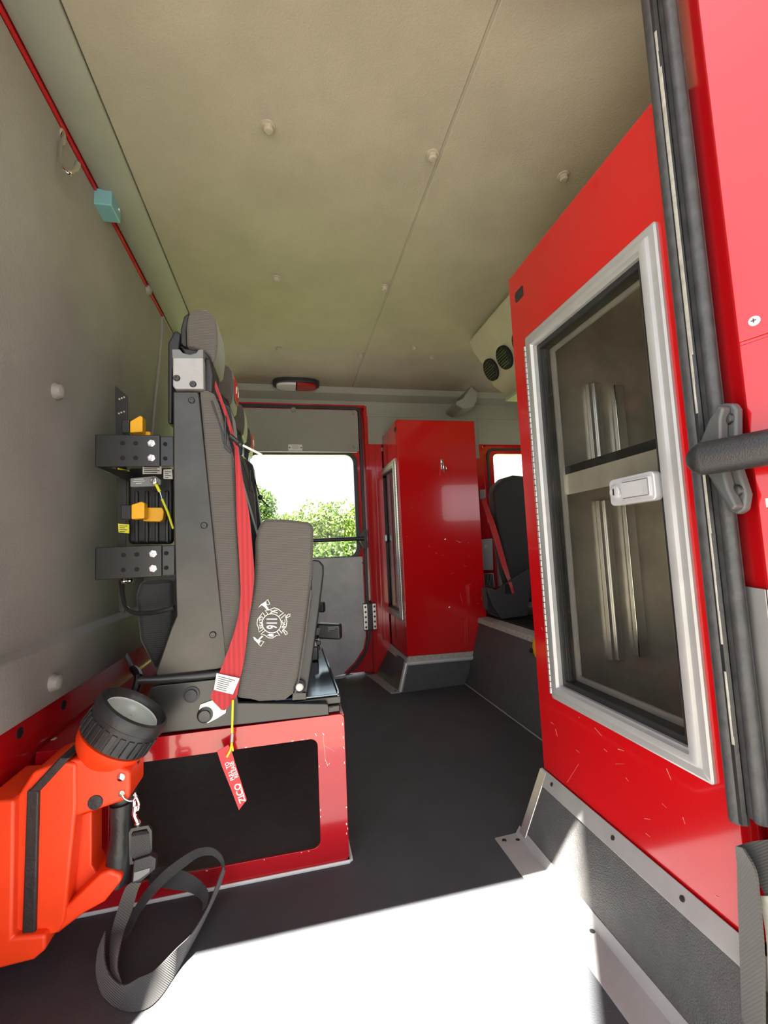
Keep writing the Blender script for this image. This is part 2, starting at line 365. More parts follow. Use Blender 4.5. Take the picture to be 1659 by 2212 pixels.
# far hinge
h = MB().box(.462, .492, YF - .026, YF - .018, .27, .425).box(.436, .514, YF - .018, YF - .004, .265, .43).build('hinge', 'black_metal', far, bevel=.002)
ORG[h.name] = Vector()
for (x0, x1, mt, nm) in ((.435, .462, 'alu_bright', 'hinge_leaf'), (.492, .515, 'alu_bright', 'hinge_leaf')):
    l_ = MB().box(x0, x1, YF - .026, YF - .018, .27, .425).build(nm, mt, h, bevel=.003)
    if mt == 'alu_bright':
        q = MB()
        for k in range(5): q.lathe(((x0 + x1) / 2, YF - .026, .287 + k * .03), (0, -1, 0), [(0, .007), (.003, .006), (.004, .001)], 10)
        q.build('rivet', 'side_metal', h)
# far grab bar
g = thing('grab_bar', (.1, YF - .05, .82), 'straight black grab bar across the far door window', 'grab bar')
MB().tube([(-.35, YF - .06, .82), (.452, YF - .06, .822)], .013, 14).build('bar', 'black_plastic', g)
MB().prism(XZ([(.447, .76), (.462, .755), (.474, .77), (.474, .80), (.47, .82), (.474, .845), (.474, .875), (.462, .885), (.447, .87), (.432, .84), (.425, .83), (.425, .81), (.432, .80)], YF - .05), (0, .034, 0)).build('bar_mount', 'black_plastic', g, bevel=.004)

# cab front end: windshield wall and near side front wall (daylight comes in here)
ws = MB().ring(YZ(rr(YN, 2.75, -.06, 1.85, .01), 2.40), YZ(rr(1.3, 2.5, .95, 1.35, .08), 2.40), (.05, 0, 0)).build('wall_front', 'wall_liner'); struct(ws, 'front wall of the cab around the windshield')
struct(MB().box(2.42, 2.424, 1.28, 2.52, .93, 1.37).build('window_2', 'glass'), 'windshield')
ns = MB().ring(XZ(rr(1.12, 2.45, 0, 1.80, .01), YN - .02), XZ(rr(1.5, 2.15, 1.0, 1.36, .05), YN - .02), (0, .04, 0)).build('wall_near', 'red'); struct(ns, 'red near side of the cab beyond the doorway')
struct(MB().box(-.60, 1.12, YN + .006, YN + .05, 1.69, 1.80).build('wall_near_header', 'red', bevel=.004), 'red header over the near doorway')
struct(MB().box(-.60, -.52, YN - .04, YN + .05, -.3, 1.66).build('wall_near_jamb', 'red', bevel=.004), 'red jamb of the near doorway')
struct(MB().box(.68, 1.12, YN + .035, YN + .05, -.2, 1.66).build('wall_near_pillar', 'red', bevel=.004), 'red pillar beside the near cabinet')
struct(MB().box(-.64, -.60, YN - .04, 2.8, -.3, 1.85).build('wall_outer', 'red'), 'outer skin behind the rear wall')
struct(MB().box(-.66, 2.5, YN + .01, 2.85, 1.80, 1.86).build('roof', 'red'), 'roof of the cab')

# ================================================================== CABINETS
def scratches(o_par, x, pts, name='scuff'):
    q = MB()
    for (a, b, c, d, wd) in pts:
        p, r_ = hit(a, b, 0, x), hit(c, d, 0, x)
        t = (r_ - p); n_ = Vector((0, -t.z, t.y)).normalized() * wd * .4
        q.prism([p - n_, r_ - n_ * .3, r_ + n_ * .3, p + n_], (-.0004, 0, 0))
    return q.build(name, 'chip', o_par, flat=True, label='pale paint chips')
def cabinet(name, label, y0, y1, fy0, fy1, near):
    """upright cabinet whose windowed door faces -x; y0..y1 depth, fy0..fy1 door frame"""
    X0, X1, Z0, Z1 = .64, 1.09, .155, 1.508
    if not near: X0, X1, Z0, Z1 = .605, 1.07, .165, 1.466
    fz0, fz1 = (.36, 1.297) if near else (.355, 1.262)
    if near: fz0 = .362
    t = thing(name, ((X0 + X1) / 2, (y0 + y1) / 2, Z0), label, 'cabinet')
    b = MB()
    b.ring(YZ(rr(y0, y1, Z0, Z1, .006), X0), YZ(rr(fy0 + .03, fy1 - .03, fz0 + .03, fz1 - .03, .006), X0), (.004, 0, 0))
    b.box(X0, X1, y0, y0 + .004, Z0, Z1).box(X0, X1, y1 - .004, y1, Z0, Z1).box(X1 - .004, X1, y0, y1, Z0, Z1)
    b.box(X0, X1, y0, y1, Z0, Z0 + .004).box(X0, X1, y0, y1, Z1 - .004, Z1)
    body = b.build('body', 'red_chipped', t, bevel=.0025)
    a, c, e, d = y0 + .006, y1 - .006, Z0 + .03, Z1 - .02
    li = MB().box(X1 - .012, X1 - .006, a, c, e, d).box(X0 + .03, X1 - .012, a, a + .004, e, d).box(X0 + .03, X1 - .012, c - .004, c, e, d).box(X0 + .03, X1 - .012, a, c, e, e + .006).box(X0 + .03, X1 - .012, a, c, d - .006, d)
    li.build('interior', 'alu_inside', t, label='bare aluminium lining')
    if near:
        sh_ = MB().box(X0 + .045, X1 - .02, a, c, .905, .912).prism([(X0 + .04, a, .865), (X0 + .045, a, .865), (X0 + .045, a, .915), (X0 + .04, a, .915)], (0, c - a, 0)).build('shelf', 'alu_inside', t, label='folded aluminium shelf'); MB().box(X0 + .042, X0 + .05, a, c, .9155, .935).build('shelf_edge', 'black_rubber', sh_)
        for (zz0, zz1) in ((.42, .86), (.93, 1.20)):
            ch = MB()
            for yy in (.86,):
                ch.box(X1 - .028, X1 - .012, yy - .02, yy - .014, zz0, zz1).box(X1 - .028, X1 - .012, yy + .014, yy + .02, zz0, zz1).box(X1 - .03, X1 - .025, yy - .02, yy - .007, zz0, zz1).box(X1 - .03, X1 - .025, yy + .007, yy + .02, zz0, zz1)
            ch.build('strut_channel', 'alu_bright', t, bevel=.0015, label='bright slotted channel')
            MB().box(X1 - .235, X1 - .197, c - .018, c - .004, zz0, zz1).box(X1 - .22, X1 - .212, c - .024, c - .018, zz0, zz1).build('strut_channel', 'alu_bright', t, bevel=.0015, label='bright slotted channel')
            MB().box(X1 - .15, X1 - .118, c - .02, c - .004, zz0, zz1).build('strut_channel', 'chrome', t, bevel=.003, label='bright slotted channel')
    # frame: mitred aluminium moulding in three steps
    fr = MB()
    def rrs(k): return YZ(rr(fy0 + k, fy1 - k, fz0 + k, fz1 - k, .003 if k else .006), X0)
    offs = [(0, 0), (0, -.005), (.004, -.007), (.016, -.007), (.019, -.012), (.024, -.014), (.033, -.013), (.036, -.006), (.040, -.006), (.040, .006)]
    rings = [[p + Vector((dx, 0, 0)) for p in rrs(k)] for k, dx in offs]
    n = len(rings[0]); vs = [p for r_ in rings for p in r_]; fs = []
    for i in range(len(rings) - 1):
        for k in range(n):
            j = (k + 1) % n; fs.append((i*n + k, i*n + j, (i+1)*n + j, (i+1)*n + k))
    fr.add(vs, fs)
    door = fr.build('door_frame', 'alu', t, ang=25, label='satin aluminium door frame')
    k = .038
    MB().ring(YZ(rr(fy0 + k, fy1 - k, fz0 + k, fz1 - k, .004), X0 + .002), YZ(rr(fy0 + .052, fy1 - .05, fz0 + .052, fz1 - .052, .004), X0 + .002), (.03, 0, 0)).build('gasket', 'black_rubber', door)
    MB().ring(YZ(rr(fy0 + .046, fy1 - .046, fz0 + .046, fz1 - .046, .004), X0 + .034), YZ(rr(fy0 + .064, fy1 - .062, fz0 + .064, fz1 - .062, .004), X0 + .034), (.006, 0, 0)).build('inner_flange', 'alu', door)
    MB().box(X0 + .006, X0 + .009, fy0 + .036, fy1 - .036, fz0 + .036, fz1 - .036).build('glass_pane', 'glass_tint', door)
    q = MB(); hy = fy1 + .004 if near else fy0 - .004
    m_ = 60
    for i in range(m_):
        z_ = fz0 + .01 + (fz1 - fz0 - .03) * i / m_
        q.cyl((X0 - .004, hy, z_), (X0 - .004, hy, z_ + (fz1 - fz0 - .03) / m_ * .86), .004, n=8)
    q.build('piano_hinge', 'alu_bright', door)
    # latch
    ly0, ly1, lz = (.628, .737, .84) if near else (fy1 - .11, fy1 - .04, .82)
    if near:
        L = MB().prism(YZ(rr(ly0, ly1, lz - .026, lz + .026, .01, 5), X0 - .018), (.018, 0, 0)).build('latch', 'satin_silver', door, bevel=.003, label='silver paddle latch')
        MB().ring(YZ(rr(ly0 + .008, ly1 - .034, lz - .018, lz + .018, .003), X0 - .0215), YZ(rr(ly0 + .0105, ly1 - .0365, lz - .0155, lz + .0155, .003), X0 - .0215), (.004, 0, 0)).build('paddle_rim', 'satin_silver', L, bevel=.0008)
        MB().prism([(X0 - .020, ly0 + .014, lz - .014), (X0 - .020, ly1 - .038, lz - .014), (X0 - .024, ly1 - .038, lz - .014), (X0 - .019, ly0 + .014, lz - .014)], (0, 0, .028)).build('paddle', 'satin_silver', L)
        lk = MB().lathe((X0 - .018, ly1 - .019, lz), (-1, 0, 0), [(0, .013), (.005, .0125), (.006, .011), (.0065, .001)], 24).build('lock', 'satin_silver', L)
        MB().box(X0 - .0255, X0 - .0245, ly1 - .0205, ly1 - .0175, lz - .006, lz + .006).build('keyhole', 'dark_hole', L)
    else:
        MB().prism(YZ(rr(ly0, ly1, lz - .022, lz + .022, .008, 4), X0 - .016), (.016, 0, 0)).build('latch', 'satin_silver', door, bevel=.003)
    # black vent slot
    s0 = (1.01, 1.05, 1.418, 1.447) if near else (2.30, 2.34, 1.405, 1.43)
    MB().prism(YZ(rr(*s0, .004), X0 - .002), (.002, 0, 0)).build('name_badge', 'grey_plastic' if False else 'black_plastic', t, label='small black rectangular plate')
    return t
cab = cabinet('storage_cabinet', 'tall red cabinet with a glazed aluminium door beside the near doorway', .555, 1.082, .585, 1.012, True)
scratches(cab, .6394, [(1245,1620,1252,1626,.0012),(1305,1618,1312,1624,.001),(1330,1650,1350,1650,.0005),(1225,1690,1250,1650,.0002),(1440,1660,1450,1685,.0015),(1352,1680,1358,1688,.001),(1285,1572,1300,1590,.001),(1335,1618,1348,1622,.0018),(1392,1768,1405,1770,.001),(1475,1765,1480,1780,.001),(1200,1575,1204,1590,.0008),(1190,1560,1197,1565,.001),(1250,1549,1252,1551,.0018),(1395,1800,1405,1808,.0012),(1545,1935,1552,1938,.0012),(1170,1355,1173,1362,.0015),(1160,1140,1163,1144,.0012),(1430,1735,1440,1745,.0005)])
mid = cabinet('storage_cabinet', 'tall red cabinet with a coat hook on its plain side beside the far door', 2.29, 2.79, 2.345, 2.755, False)
q = MB()
for (a, b, r_) in ((962,1165,.006),(971,1312,.006)):
    p = hit(a, b, 1, 2.289); q.sph(p, r_, .003, r_, 10, 6)
q.build('rivet', 'chrome', mid)
q = MB()
random.seed(3)
for (a, b, c, d, wd) in [(985,1168,996,1172,.0025),(990,1172,1000,1170,.0012),(926,1178,929,1182,.0015),(1010,1172,1014,1174,.0012),(1012,1200,1014,1202,.001),(993,1280,1000,1306,.0012),(1028,1305,1036,1302,.001),(1040,1290,1041,1296,.002),(975,1240,980,1236,.001),(940,1193,946,1197,.001),(955,1198,958,1200,.001),(932,1250,934,1250,.001),(878,1158,880,1160,.0012),(889,1095,891,1096,.0012),(1003,1222,1008,1224,.001),(1012,1262,1018,1263,.001),(1008,1335,1010,1390,.0006),(1004,1340,1005,1395,.0005),(950,1112,975,1114,.0005)]:
    p, r_ = hit(a, b, 1, 2.2896), hit(c, d, 1, 2.2896); t = r_ - p; n_ = Vector((-t.z, 0, t.x)).normalized() * wd * .4
    q.prism([p - n_, r_ - n_ * .3, r_ + n_ * .3, p + n_], (0, -.0006, 0))
q.build('scuff', 'chip', mid, flat=True, label='pale paint chips')
# coat hook on mid cabinet
def coat_hook(px, py, ax, val, out, s, label):
    p = hit(px, py, ax, val); out = Vector(out); t = thing('coat_hook', p, label, 'hook'); up = Vector((0, 0, 1)); sd_ = out.cross(up)
    MB().obox(p + out * .002, out * .002, sd_ * .009 * s, up * .03 * s).build('back_plate', 'chrome', t, bevel=.002)
    MB().tube([p + out * .004 + up * .018 * s, p + out * .02 * s - up * .005 * s, p + out * .022 * s - up * .035 * s, p + out * .035 * s - up * .05 * s, p + out * .05 * s - up * .038 * s, p + out * .052 * s - up * .02 * s], .0045 * s, 10, 5).build('hook_arm', 'chrome', t)
    return t
coat_hook(955, 1003, 1, 2.289, (0, -1, 0), 1.0, 'small chrome coat hook on the side of the red cabinet')
wh = thing('wall_hook', hit(145, 330, 0, -.48), 'bright bent wire hook high on the grey rear wall', 'hook')
pts = [hit(a, b, 0, x) for a, b, x in ((135, 285, -.480), (131, 310, -.478), (130, 345, -.472), (136, 366, -.462), (150, 373, -.45), (163, 366, -.445), (168, 353, -.443))]
MB().tube(pts, [.004] * 12 + [.0045] * 12 + [.006] * 30, 10, 5).build('hook_arm', 'chrome', wh)
MB().sph(hit(135, 295, 0, -.482), .006, .012, .02).build('hook_base', 'liner', wh)

# ================================================================== SKIRTS
sk = thing('floor_skirt', (.58, .8, 0), 'sloped black textured skirt with metal edge strips below the near cabinet', 'skirt')
top, bot = (.636, .158), (.562, .006)
def S_(f, off=0): # along slope f 0..1
    return (bot[0] + (top[0] - bot[0]) * f - off * .9, bot[1] + (top[1] - bot[1]) * f + off * .44)
def strip(f0, f1, y0, y1, o0, o1):
    a, b, c, d = S_(f0, o0), S_(f1, o0), S_(f1, o1), S_(f0, o1)
    return [(a[0], y0, a[1]), (b[0], y0, b[1]), (c[0], y0, c[1]), (d[0], y0, d[1])]
MB().prism(strip(0, 1, .5, 1.085, -.01, 0), (0, .585, 0)).build('skirt_panel', 'skirt_rubber', sk)
MB().prism([(.562, 1.07, 0), (.66, 1.07, 0), (.66, 1.07, .158), (.636, 1.07, .158)], (0, .014, 0)).build('end_panel', 'skirt_rubber', sk)
tt = MB().prism(strip(.80, 1.02, .5, 1.085, 0, .003), (0, .585, 0)).build('top_trim', 'alu', sk, bevel=.001)
ct = MB().prism(strip(.03, 1.0, 1.062, 1.09, 0, .0035), (0, .028, 0)).prism(strip(.03, 1.0, 1.086, 1.09, -.03, .0035), (0, .004, 0)).build('corner_trim', 'alu_bright', sk, bevel=.0015)
ft = MB().prism([(.497, .5, .0), (.562, .5, .0), (.572, .5, .018), (.568, .5, .021), (.556, .5, .0045), (.497, .5, .003)], (0, .60, 0)).build('foot_trim', 'alu_plate', sk, bevel=.0008, label='flat metal strip along the floor')
q = MB()
for yy in (1.03, .82, .66, .56):
    p = S_(.92, .003); q.lathe((p[0], yy, p[1]), (-.9, 0, .44), [(0, .005), (.0015, .0045), (.002, .001)], 12)
q.build('screw', 'side_metal', tt)
q = MB()
for (xx, yy) in ((.548, 1.075), (.515, 1.083), (.55, .80)): q.lathe((xx, yy, .003), (0, 0, 1), [(0, .006), (.002, .005), (.0025, .001)], 12)
q.build('screw', 'side_metal', ft)

sm = thing('floor_skirt', (.7, 2.3, 0), 'sloped dark skirt with rounded silver edge below the far cabinet', 'skirt')
P0 = hit(865, 1497, 2, 0); P1 = hit(1005, 1478, 2, 0); P2 = hit(790, 1436, 2, .0)
T0 = Vector((.605, 2.288, .172)); T1 = Vector((.985, 2.288, .165)); T2 = Vector((.605, 2.67, .17)); P2 = Vector((.50, 2.66, 0))
MB().add([P0, P1, T1, T0, P2, T2, (.985, 2.33, 0), (.63, 2.69, 0), (.98, 2.5, .165), (.98, 2.5, 0)], [(0, 1, 2, 3), (4, 0, 3, 5), (1, 9, 8, 2), (3, 2, 8, 5)]).build('skirt_panel', 'skirt_rubber', sm)
dn = Vector((0, -.12, .05)).normalized()
def lerp(a, b, t): return a + (b - a) * t
MB().tube([lerp(T0, P0, .16) + Vector((-.003, -.006, 0)), lerp(T1, P1, .16) + Vector((0, -.006, 0))], .012, 12).tube([lerp(T0, P0, .14) + Vector((-.004, -.004, 0)), P0 + Vector((0, 0, .008))], .012, 12).build('silver_edge', 'satin_silver', sm)
MB().prism([T0 + Vector((0, -.002, .008)), T1 + Vector((0, -.002, .008)), lerp(T1, P1, .13) + Vector((0, -.004, 0)), lerp(T0, P0, .13) + Vector((0, -.004, 0))], (0, -.003, 0)).build('top_trim', 'worn', sm)
MB().prism([T0 + Vector((-.002, 0, 0)), T2 + Vector((-.002, 0, 0)), lerp(T2, P2, .2) + Vector((-.002, 0, 0)), lerp(T0, P0, .2) + Vector((-.002, 0, 0))], (-.003, 0, .001)).build('side_trim', 'alu', sm)
ftm = MB().prism([P0 + Vector((.0, 0, .001)), P2 + Vector((0, 0, .001)), P2 + Vector((-.055, 0, .001)), P0 + Vector((-.05, 0, .001))], (0, 0, .003)).build('foot_trim', 'alu_plate', sm)
MB().lathe(P0 + Vector((-.02, .03, .004)), (0, 0, 1), [(0, .005), (.002, .004), (.0022, .001)], 10).lathe(P0 + Vector((-.025, .24, .004)), (0, 0, 1), [(0, .005), (.002, .004), (.0022, .001)], 10).build('screw', 'ink', ftm)

# ================================================================== ENGINE COVER and front
ec = thing('engine_cover', (1.4, 1.7, 0), 'dark rubber covered engine tunnel between the two red cabinets', 'engine cover')
A = [(.925, 1.09, 0), (1.025, 1.09, .338), (2.3, 1.09, .345), (2.3, 1.09, 0)]
A2 = [(.925, 2.29, 0), (1.025, 2.29, .338), (2.3, 2.29, .345), (2.3, 2.29, 0)]
MB().prism(A, (0, 1.2, 0)).build('cover_body', 'skirt_rubber', ec, bevel=.004)
MB().prism([(1.012, 1.09, .325), (1.02, 1.09, .348), (1.08, 1.09, .352), (1.08, 1.09, .344), (1.03, 1.09, .34), (1.02, 1.09, .32)], (0, 1.2, 0)).build('edge_trim', 'worn', ec, label='pale worn edge strip')
q = MB()
for k in range(14): q.box(1.1 + k * .03, 1.112 + k * .03, 1.12, 2.27, .343, .353)
q.box(1.08, 1.55, 1.1, 2.28, .34, .346).build('ribbed_top', 'side_metal', ec, bevel=.002, label='ribbed metal top')
MB().tube([(.92, 1.1, .004), (.92, 2.29, .004)], .003, 6).build('caulk_line', 'worn', ec)
yo = thing('wheel_chock_handle', hit(1160, 1400, 0, .99), 'yellow plastic piece with a black tip by the engine cover', 'plastic handle')
p = hit(1163, 1398, 0, 1.0); p.x = .985
MB().sph(p + Vector((0, -.02, 0)), .014, .035, .045, 14, 10).build('yellow_grip', 'yellow', yo)
MB().sph(p + Vector((-.012, .012, -.012)), .008, .014, .012, 10, 8).build('black_tip', 'black_plastic', yo)

# front passenger seat (dark) beyond the far cabinet
fs = thing('front_seat', (1.3, 2.3, .34), 'black front passenger seat in front of the far front window', 'seat')
out = [hit(a, b, 1, 2.36) for a, b in ((1092, 1240), (1080, 1180), (1072, 1110), (1068, 1065), (1072, 1048), (1088, 1032), (1112, 1025), (1150, 1028), (1175, 1045), (1190, 1110), (1195, 1240), (1170, 1300), (1110, 1300))]
MB().prism(out, (0, .10, 0)).build('backrest', 'fabric_dark', fs, bevel=.03, seg=4)
MB().prism(HY(2.14, (1050, 1268), (1072, 1275), (1140, 1228), (1148, 1240), (1140, 1330), (1085, 1338), (1065, 1310)), (0, .02, 0)).build('side_shield', 'shield', fs, bevel=.004, label='angular dark grey side shield')
MB().prism(HY(2.16, (1048, 1270), (1068, 1272), (1090, 1336), (1052, 1318)), (0, .05, 0)).build('pivot_cover', 'black_plastic', fs, bevel=.004)
MB().prism(HY(2.135, (1092, 1262), (1104, 1264), (1106, 1282), (1092, 1282)), (0, .004, 0)).build('latch_hole', 'dark_hole', fs)
MB().box(1.10, 1.62, 2.2, 2.6, .352, .40).build('seat_pan', 'fabric_dark', fs, bevel=.02)
fb = thing('seat_belt', (1.25, 2.4, .8), 'dark red seat belt hanging beside the black front seat', 'seat belt')
MB().band(HY(2.45, (1040, 1080)) + HY(2.3, (1062, 1150), (1085, 1225)) + HY(2.12, (1100, 1262), (1106, 1282)), HY(2.45, (1048, 1075)) + HY(2.3, (1072, 1140), (1096, 1225)) + HY(2.12, (1106, 1262), (1111, 1280)), .003).build('strap', 'belt_red', fb)
an = MB().prism(HY(2.6, (1037, 1058), (1048, 1057), (1049, 1077), (1038, 1078)), (0, .02, 0)).build('anchor', 'alu', fb, bevel=.003)
rb = thing('radio_rack', (1.3, 2.6, .6), 'pale grey equipment boxes stacked on the far pillar', 'equipment box')
MB().prism(HY(2.62, (1041, 1165), (1064, 1163), (1066, 1232), (1044, 1232)), (0, .045, 0)).build('upper_box', 'satin_silver', rb, bevel=.004)
MB().prism(HY(2.62, (1045, 1240), (1067, 1238), (1070, 1270), (1048, 1275)), (0, .045, 0)).build('lower_box', 'satin_silver', rb, bevel=.004)
MB().prism(HY(2.64, (1076, 1192), (1090, 1190), (1100, 1262), (1080, 1268)), (0, .03, 0)).build('side_box', 'alu_plate', rb, bevel=.004)
MB().prism(HY(2.61, (1046, 1177), (1052, 1177), (1052, 1184), (1046, 1184)), (0, .01, 0)).build('switch', 'white', rb)
q = MB()
for k in range(6): q.prism(HY(2.614, (1047 + k*3.2, 1240), (1048 + k*3.2, 1240), (1051 + k*3.2, 1271), (1050 + k*3.2, 1271)), (0, .006, 0))
q.build('ribs', 'ink', rb)

# overhead air conditioner
ac = thing('air_conditioner', (1.2, 1.6, 1.5), 'tan overhead air conditioner with round black vents beside the cabinet', 'air conditioner')
yA, yB = .9, 1.90
pr = [(.925, 1.765), (.865, 1.72), (.885, 1.66), (.93, 1.60), (.975, 1.50), (1.04, 1.455), (1.9, 1.455), (1.9, 1.765)]
def cr(y, s=0): return [(a + s if a < 1.5 else a, y, b + (s if b < 1.7 else 0)) for a, b in pr]
n = len(pr); r0 = cr(yA); r1 = cr(yB - .05); r2 = cr(yB, .04); r2[0] = (.96, yB + .02, 1.765)
MB().add(r0 + r1 + r2, [(i, (i+1) % n, n + (i+1) % n, n + i) for i in range(n)] + [(n+i, n + (i+1) % n, 2*n + (i+1) % n, 2*n + i) for i in range(n)] + [tuple(range(n)), tuple(range(3*n - 1, 2*n - 1, -1))]).build('housing', 'liner', ac, bevel=.008, seg=3)
nv = Vector((-.91, 0, -.42)).normalized()
for yy in (1.80, 1.67, 1.53, 1.38):
    c_ = Vector((.948, yy, 1.562)); v_ = MB().lathe(c_ - nv * .004, nv, [(0, .052), (.016, .052), (.018, .046), (.013, .044)], 28).build('round_vent', 'dark_hole', ac, label='round black air vent')
    q = MB(); zt = Vector((.42, 0, -.91)) * -1
    for k in range(-3, 4): q.obox(c_ + nv * .013 + zt * (k * .011), nv * .004, Vector((0, (.043**2 - (k * .011)**2) ** .5, 0)), zt * .0012)
    q.build('louvre', 'black_rubber', v_)
MB().box(1.05, 1.88, 1.3, 1.88, 1.44, 1.458).build('grille', 'cove', ac)
rbk = MB().prism(HY(2.45, (985, 875), (1000, 883), (1022, 880), (1030, 866), (1032, 848), (1018, 834), (1000, 860), (985, 868)), (0, .18, 0)).build('roof_bracket', 'cove', bevel=.004)
tag(rbk, 'grey folded roof bracket between the air conditioner and far wall', 'bracket')

# ceiling dome light
dl = thing('dome_light', (.07, 2.42, 1.75), 'oval ceiling lamp with one white and one red lens near the far door', 'ceiling lamp')
p = hit(640, 830, 2, 1.745)
def oval(c, a, b, z, n=28, x0=-9, x1=9): 
    return [Vector((min(max(c.x + a * math.copysign(abs(math.cos(2*math.pi*k/n))**.7, math.cos(2*math.pi*k/n)), c.x + x0), c.x + x1), c.y + b * math.copysign(abs(math.sin(2*math.pi*k/n))**.7, math.sin(2*math.pi*k/n)), z)) for k in range(n)]
MB().prism(oval(p, .135, .07, 1.735), (0, 0, .025)).build('bezel', 'black_plastic', dl, bevel=.004)
MB().prism(oval(p, .115, .052, 1.722, x1=-.004), (0, 0, .02)).build('white_lens', 'white', dl, bevel=.006)
MB().prism(oval(p, .115, .052, 1.722, x0=.004), (0, 0, .02)).build('red_lens', 'lens_red', dl, bevel=.006)
# teal box
tb = thing('sensor_box', hit(232, 455, 2, 1.73), 'small teal plastic block across the red ceiling strip', 'block')
c = hit(232, 455, 0, -.462)
bx = MB().box(-.495, -.440, c.y - .032, c.y + .036, 1.705, 1.752).build('block_body', 'teal', tb, bevel=.004)
MB().lathe((-.440, c.y + .02, 1.735), (1, 0, 0), [(0, .006), (.003, .005), (.004, .001)], 12).build('screw', 'alu', tb)

# ================================================================== SEAT RISER
sr = thing('seat_riser', (-.2, 1.8, 0), 'red painted steel box frame under the folding seats', 'seat base')
y = 1.124
ou = rr(-.545, .126, .004, .347, .012, 6); inn = rr(-.40, .058, .044, .296, .018, 6)
rz = MB().ring(XZ(ou, y), XZ(inn, y), (0, .005, 0)).build('front_frame', 'red_riser', sr, bevel=.0015)
MB().box(-.545, .126, y + .002, 2.60, .340, .347).ring(YZ(rr(y + .004, 2.60, .004, .345, .01), .121), YZ(rr(y + .08, 2.5, .045, .29, .03), .121), (.005, 0, 0)).build('riser_skin', 'red_riser', sr, bevel=.002)
MB().box(-.54, .12, y + .01, 2.58, .002, .005).build('divider', 'skirt_rubber', sr)
MB().tube([(-.545, y - .004, .003), (.126, y - .004, .003), (.131, y, .003), (.131, 2.6, .003)], .004, 6).build('caulk_line', 'white', sr, label='pale sealant line along the floor')
q = MB()
rnd = random.Random(5)
for k in range(20):
    e = rnd.random()
    if e < .45: z_ = rnd.uniform(.02, .33); xx = .123 + rnd.uniform(-.002, .002)
    elif e < .6: z_ = rnd.uniform(.06, .28); xx = .0605
    elif e < .8: xx = rnd.uniform(-.15, .05); z_ = .2985
    else: xx = rnd.uniform(-.3, .05); z_ = .0415
    a_ = rnd.uniform(.0004, .0012); b_ = rnd.uniform(.0008, .003)
    if abs(z_ - .2985) < .001 or z_ < .043: a_, b_ = b_, a_ * .7
    q.box(xx - a_, xx + a_, y - .0006, y, z_ - b_, z_ + b_)
for (a, b, c_, d, wd) in ((681,1584,684,1590,.0016),(697,1583,700,1588,.0016),(698,1590,703,1642,.0004),(703,1642,708,1654,.001),(700,1610,722,1622,.0003),(710,1652,712,1648,.001)):
    p, r_ = hit(a, b, 1, y - .0004), hit(c_, d, 1, y - .0004); t = r_ - p; n_ = Vector((-t.z, 0, t.x)).normalized() * wd * .4
    q.prism([p - n_, r_ - n_, r_ + n_, p + n_], (0, -.0003, 0))
q.build('paint_chip', 'white_print', rz, flat=True, label='pale paint chips')

# ================================================================== SEATS
st = thing('folding_seat', (-.15, 1.41, .347), 'nearest grey folding seat with emblem on its flipped up cushion', 'seat', 'folding seats on the red base')
y = 1.12; W = .58
# rear shell and back
MB().prism([(-.27, y + .03, .5), (-.20, y + .03, .5), (-.19, y + .03, 1.16), (-.262, y + .03, 1.16)], (0, W - .06, 0)).build('rear_shell', 'black_plastic', st, bevel=.006)
MB().prism(HY(y, (373, 845), (427, 845), (430, 852), (478, 1315), (490, 1420), (485, 1445), (338, 1468), (335, 1455), (368, 1358), (380, 1330), (374, 1100)), (0, .018, 0)).build('side_panel', 'side_metal', st, bevel=.004, label='dull dark metal side plate')
MB().prism(HY(y - .006, (373, 772), (439, 772), (440, 840), (378, 840), (373, 833)), (0, .03, 0)).build('cap_plate', 'alu_plate', st, bevel=.003, label='pale metal plate below the headrest')
MB().prism(HY(y - .002, (371, 754), (388, 754), (395, 762), (410, 766), (424, 762), (428, 755), (439, 754), (439, 774), (372, 774)), (0, .05, 0)).build('bolster_bracket', 'grey_plastic', st, bevel=.002)
q = MB()
for (a, b) in ((382, 817), (417, 830), (414, 865)):
    p = hit(a, b, 1, y - (.006 if b < 840 else 0)); q.lathe(p, (0, -1, 0), [(0, .008), (.002, .008), (.004, .006), (.004, .003), (.002, .003)], 16)
for (a, b) in ((441, 1135), (460, 1371)):
    p = hit(a, b, 1, y); q.lathe(p, (0, -1, 0), [(0, .008), (.002, .008), (.004, .006), (.004, .003), (.002, .003)], 16)
q.build('bolt', 'black_metal', st)
MB().prism(HY(y, (431, 845), (448, 842), (462, 850), (470, 868), (488, 930), (503, 985), (507, 1060), (514, 1180), (522, 1300), (524, 1425), (485, 1432), (470, 1250), (450, 1050)), (0, .03, 0)).build('side_bolster', 'fabric', st, bevel=.006, seg=3)
bk = MB().prism([(-.20, y + .03, .50), (-.115, y + .03, .50), (-.10, y + .03, .80), (-.135, y + .03, 1.13), (-.165, y + .03, 1.155), (-.20, y + .03, 1.16)], (0, .10, 0))
bk.prism([(-.20, y + W - .13, .50), (-.115, y + W - .13, .50), (-.095, y + W - .13, .78), (-.15, y + W - .13, 1.0), (-.185, y + W - .13, 1.13), (-.20, y + W - .13, 1.16)], (0, .13, 0))
bk.prism([(-.24, y + .13, .50), (-.18, y + .13, .50), (-.17, y + .13, 1.1), (-.22, y + .13, 1.12)], (0, W - .26, 0))
bk.build('backrest', 'fabric_dark', st, bevel=.015, seg=3)
MB().prism(HY(y - .003, (455, 866), (459, 864), (484, 940), (487, 962), (482, 958), (476, 925)), (0, .006, 0)).prism(HY(y - .005, (485, 900), (488, 897), (489, 950), (488, 960), (500, 975), (496, 978), (484, 966)), (0, .01, 0)).build('belt_guide', 'black_plastic', st, bevel=.001)
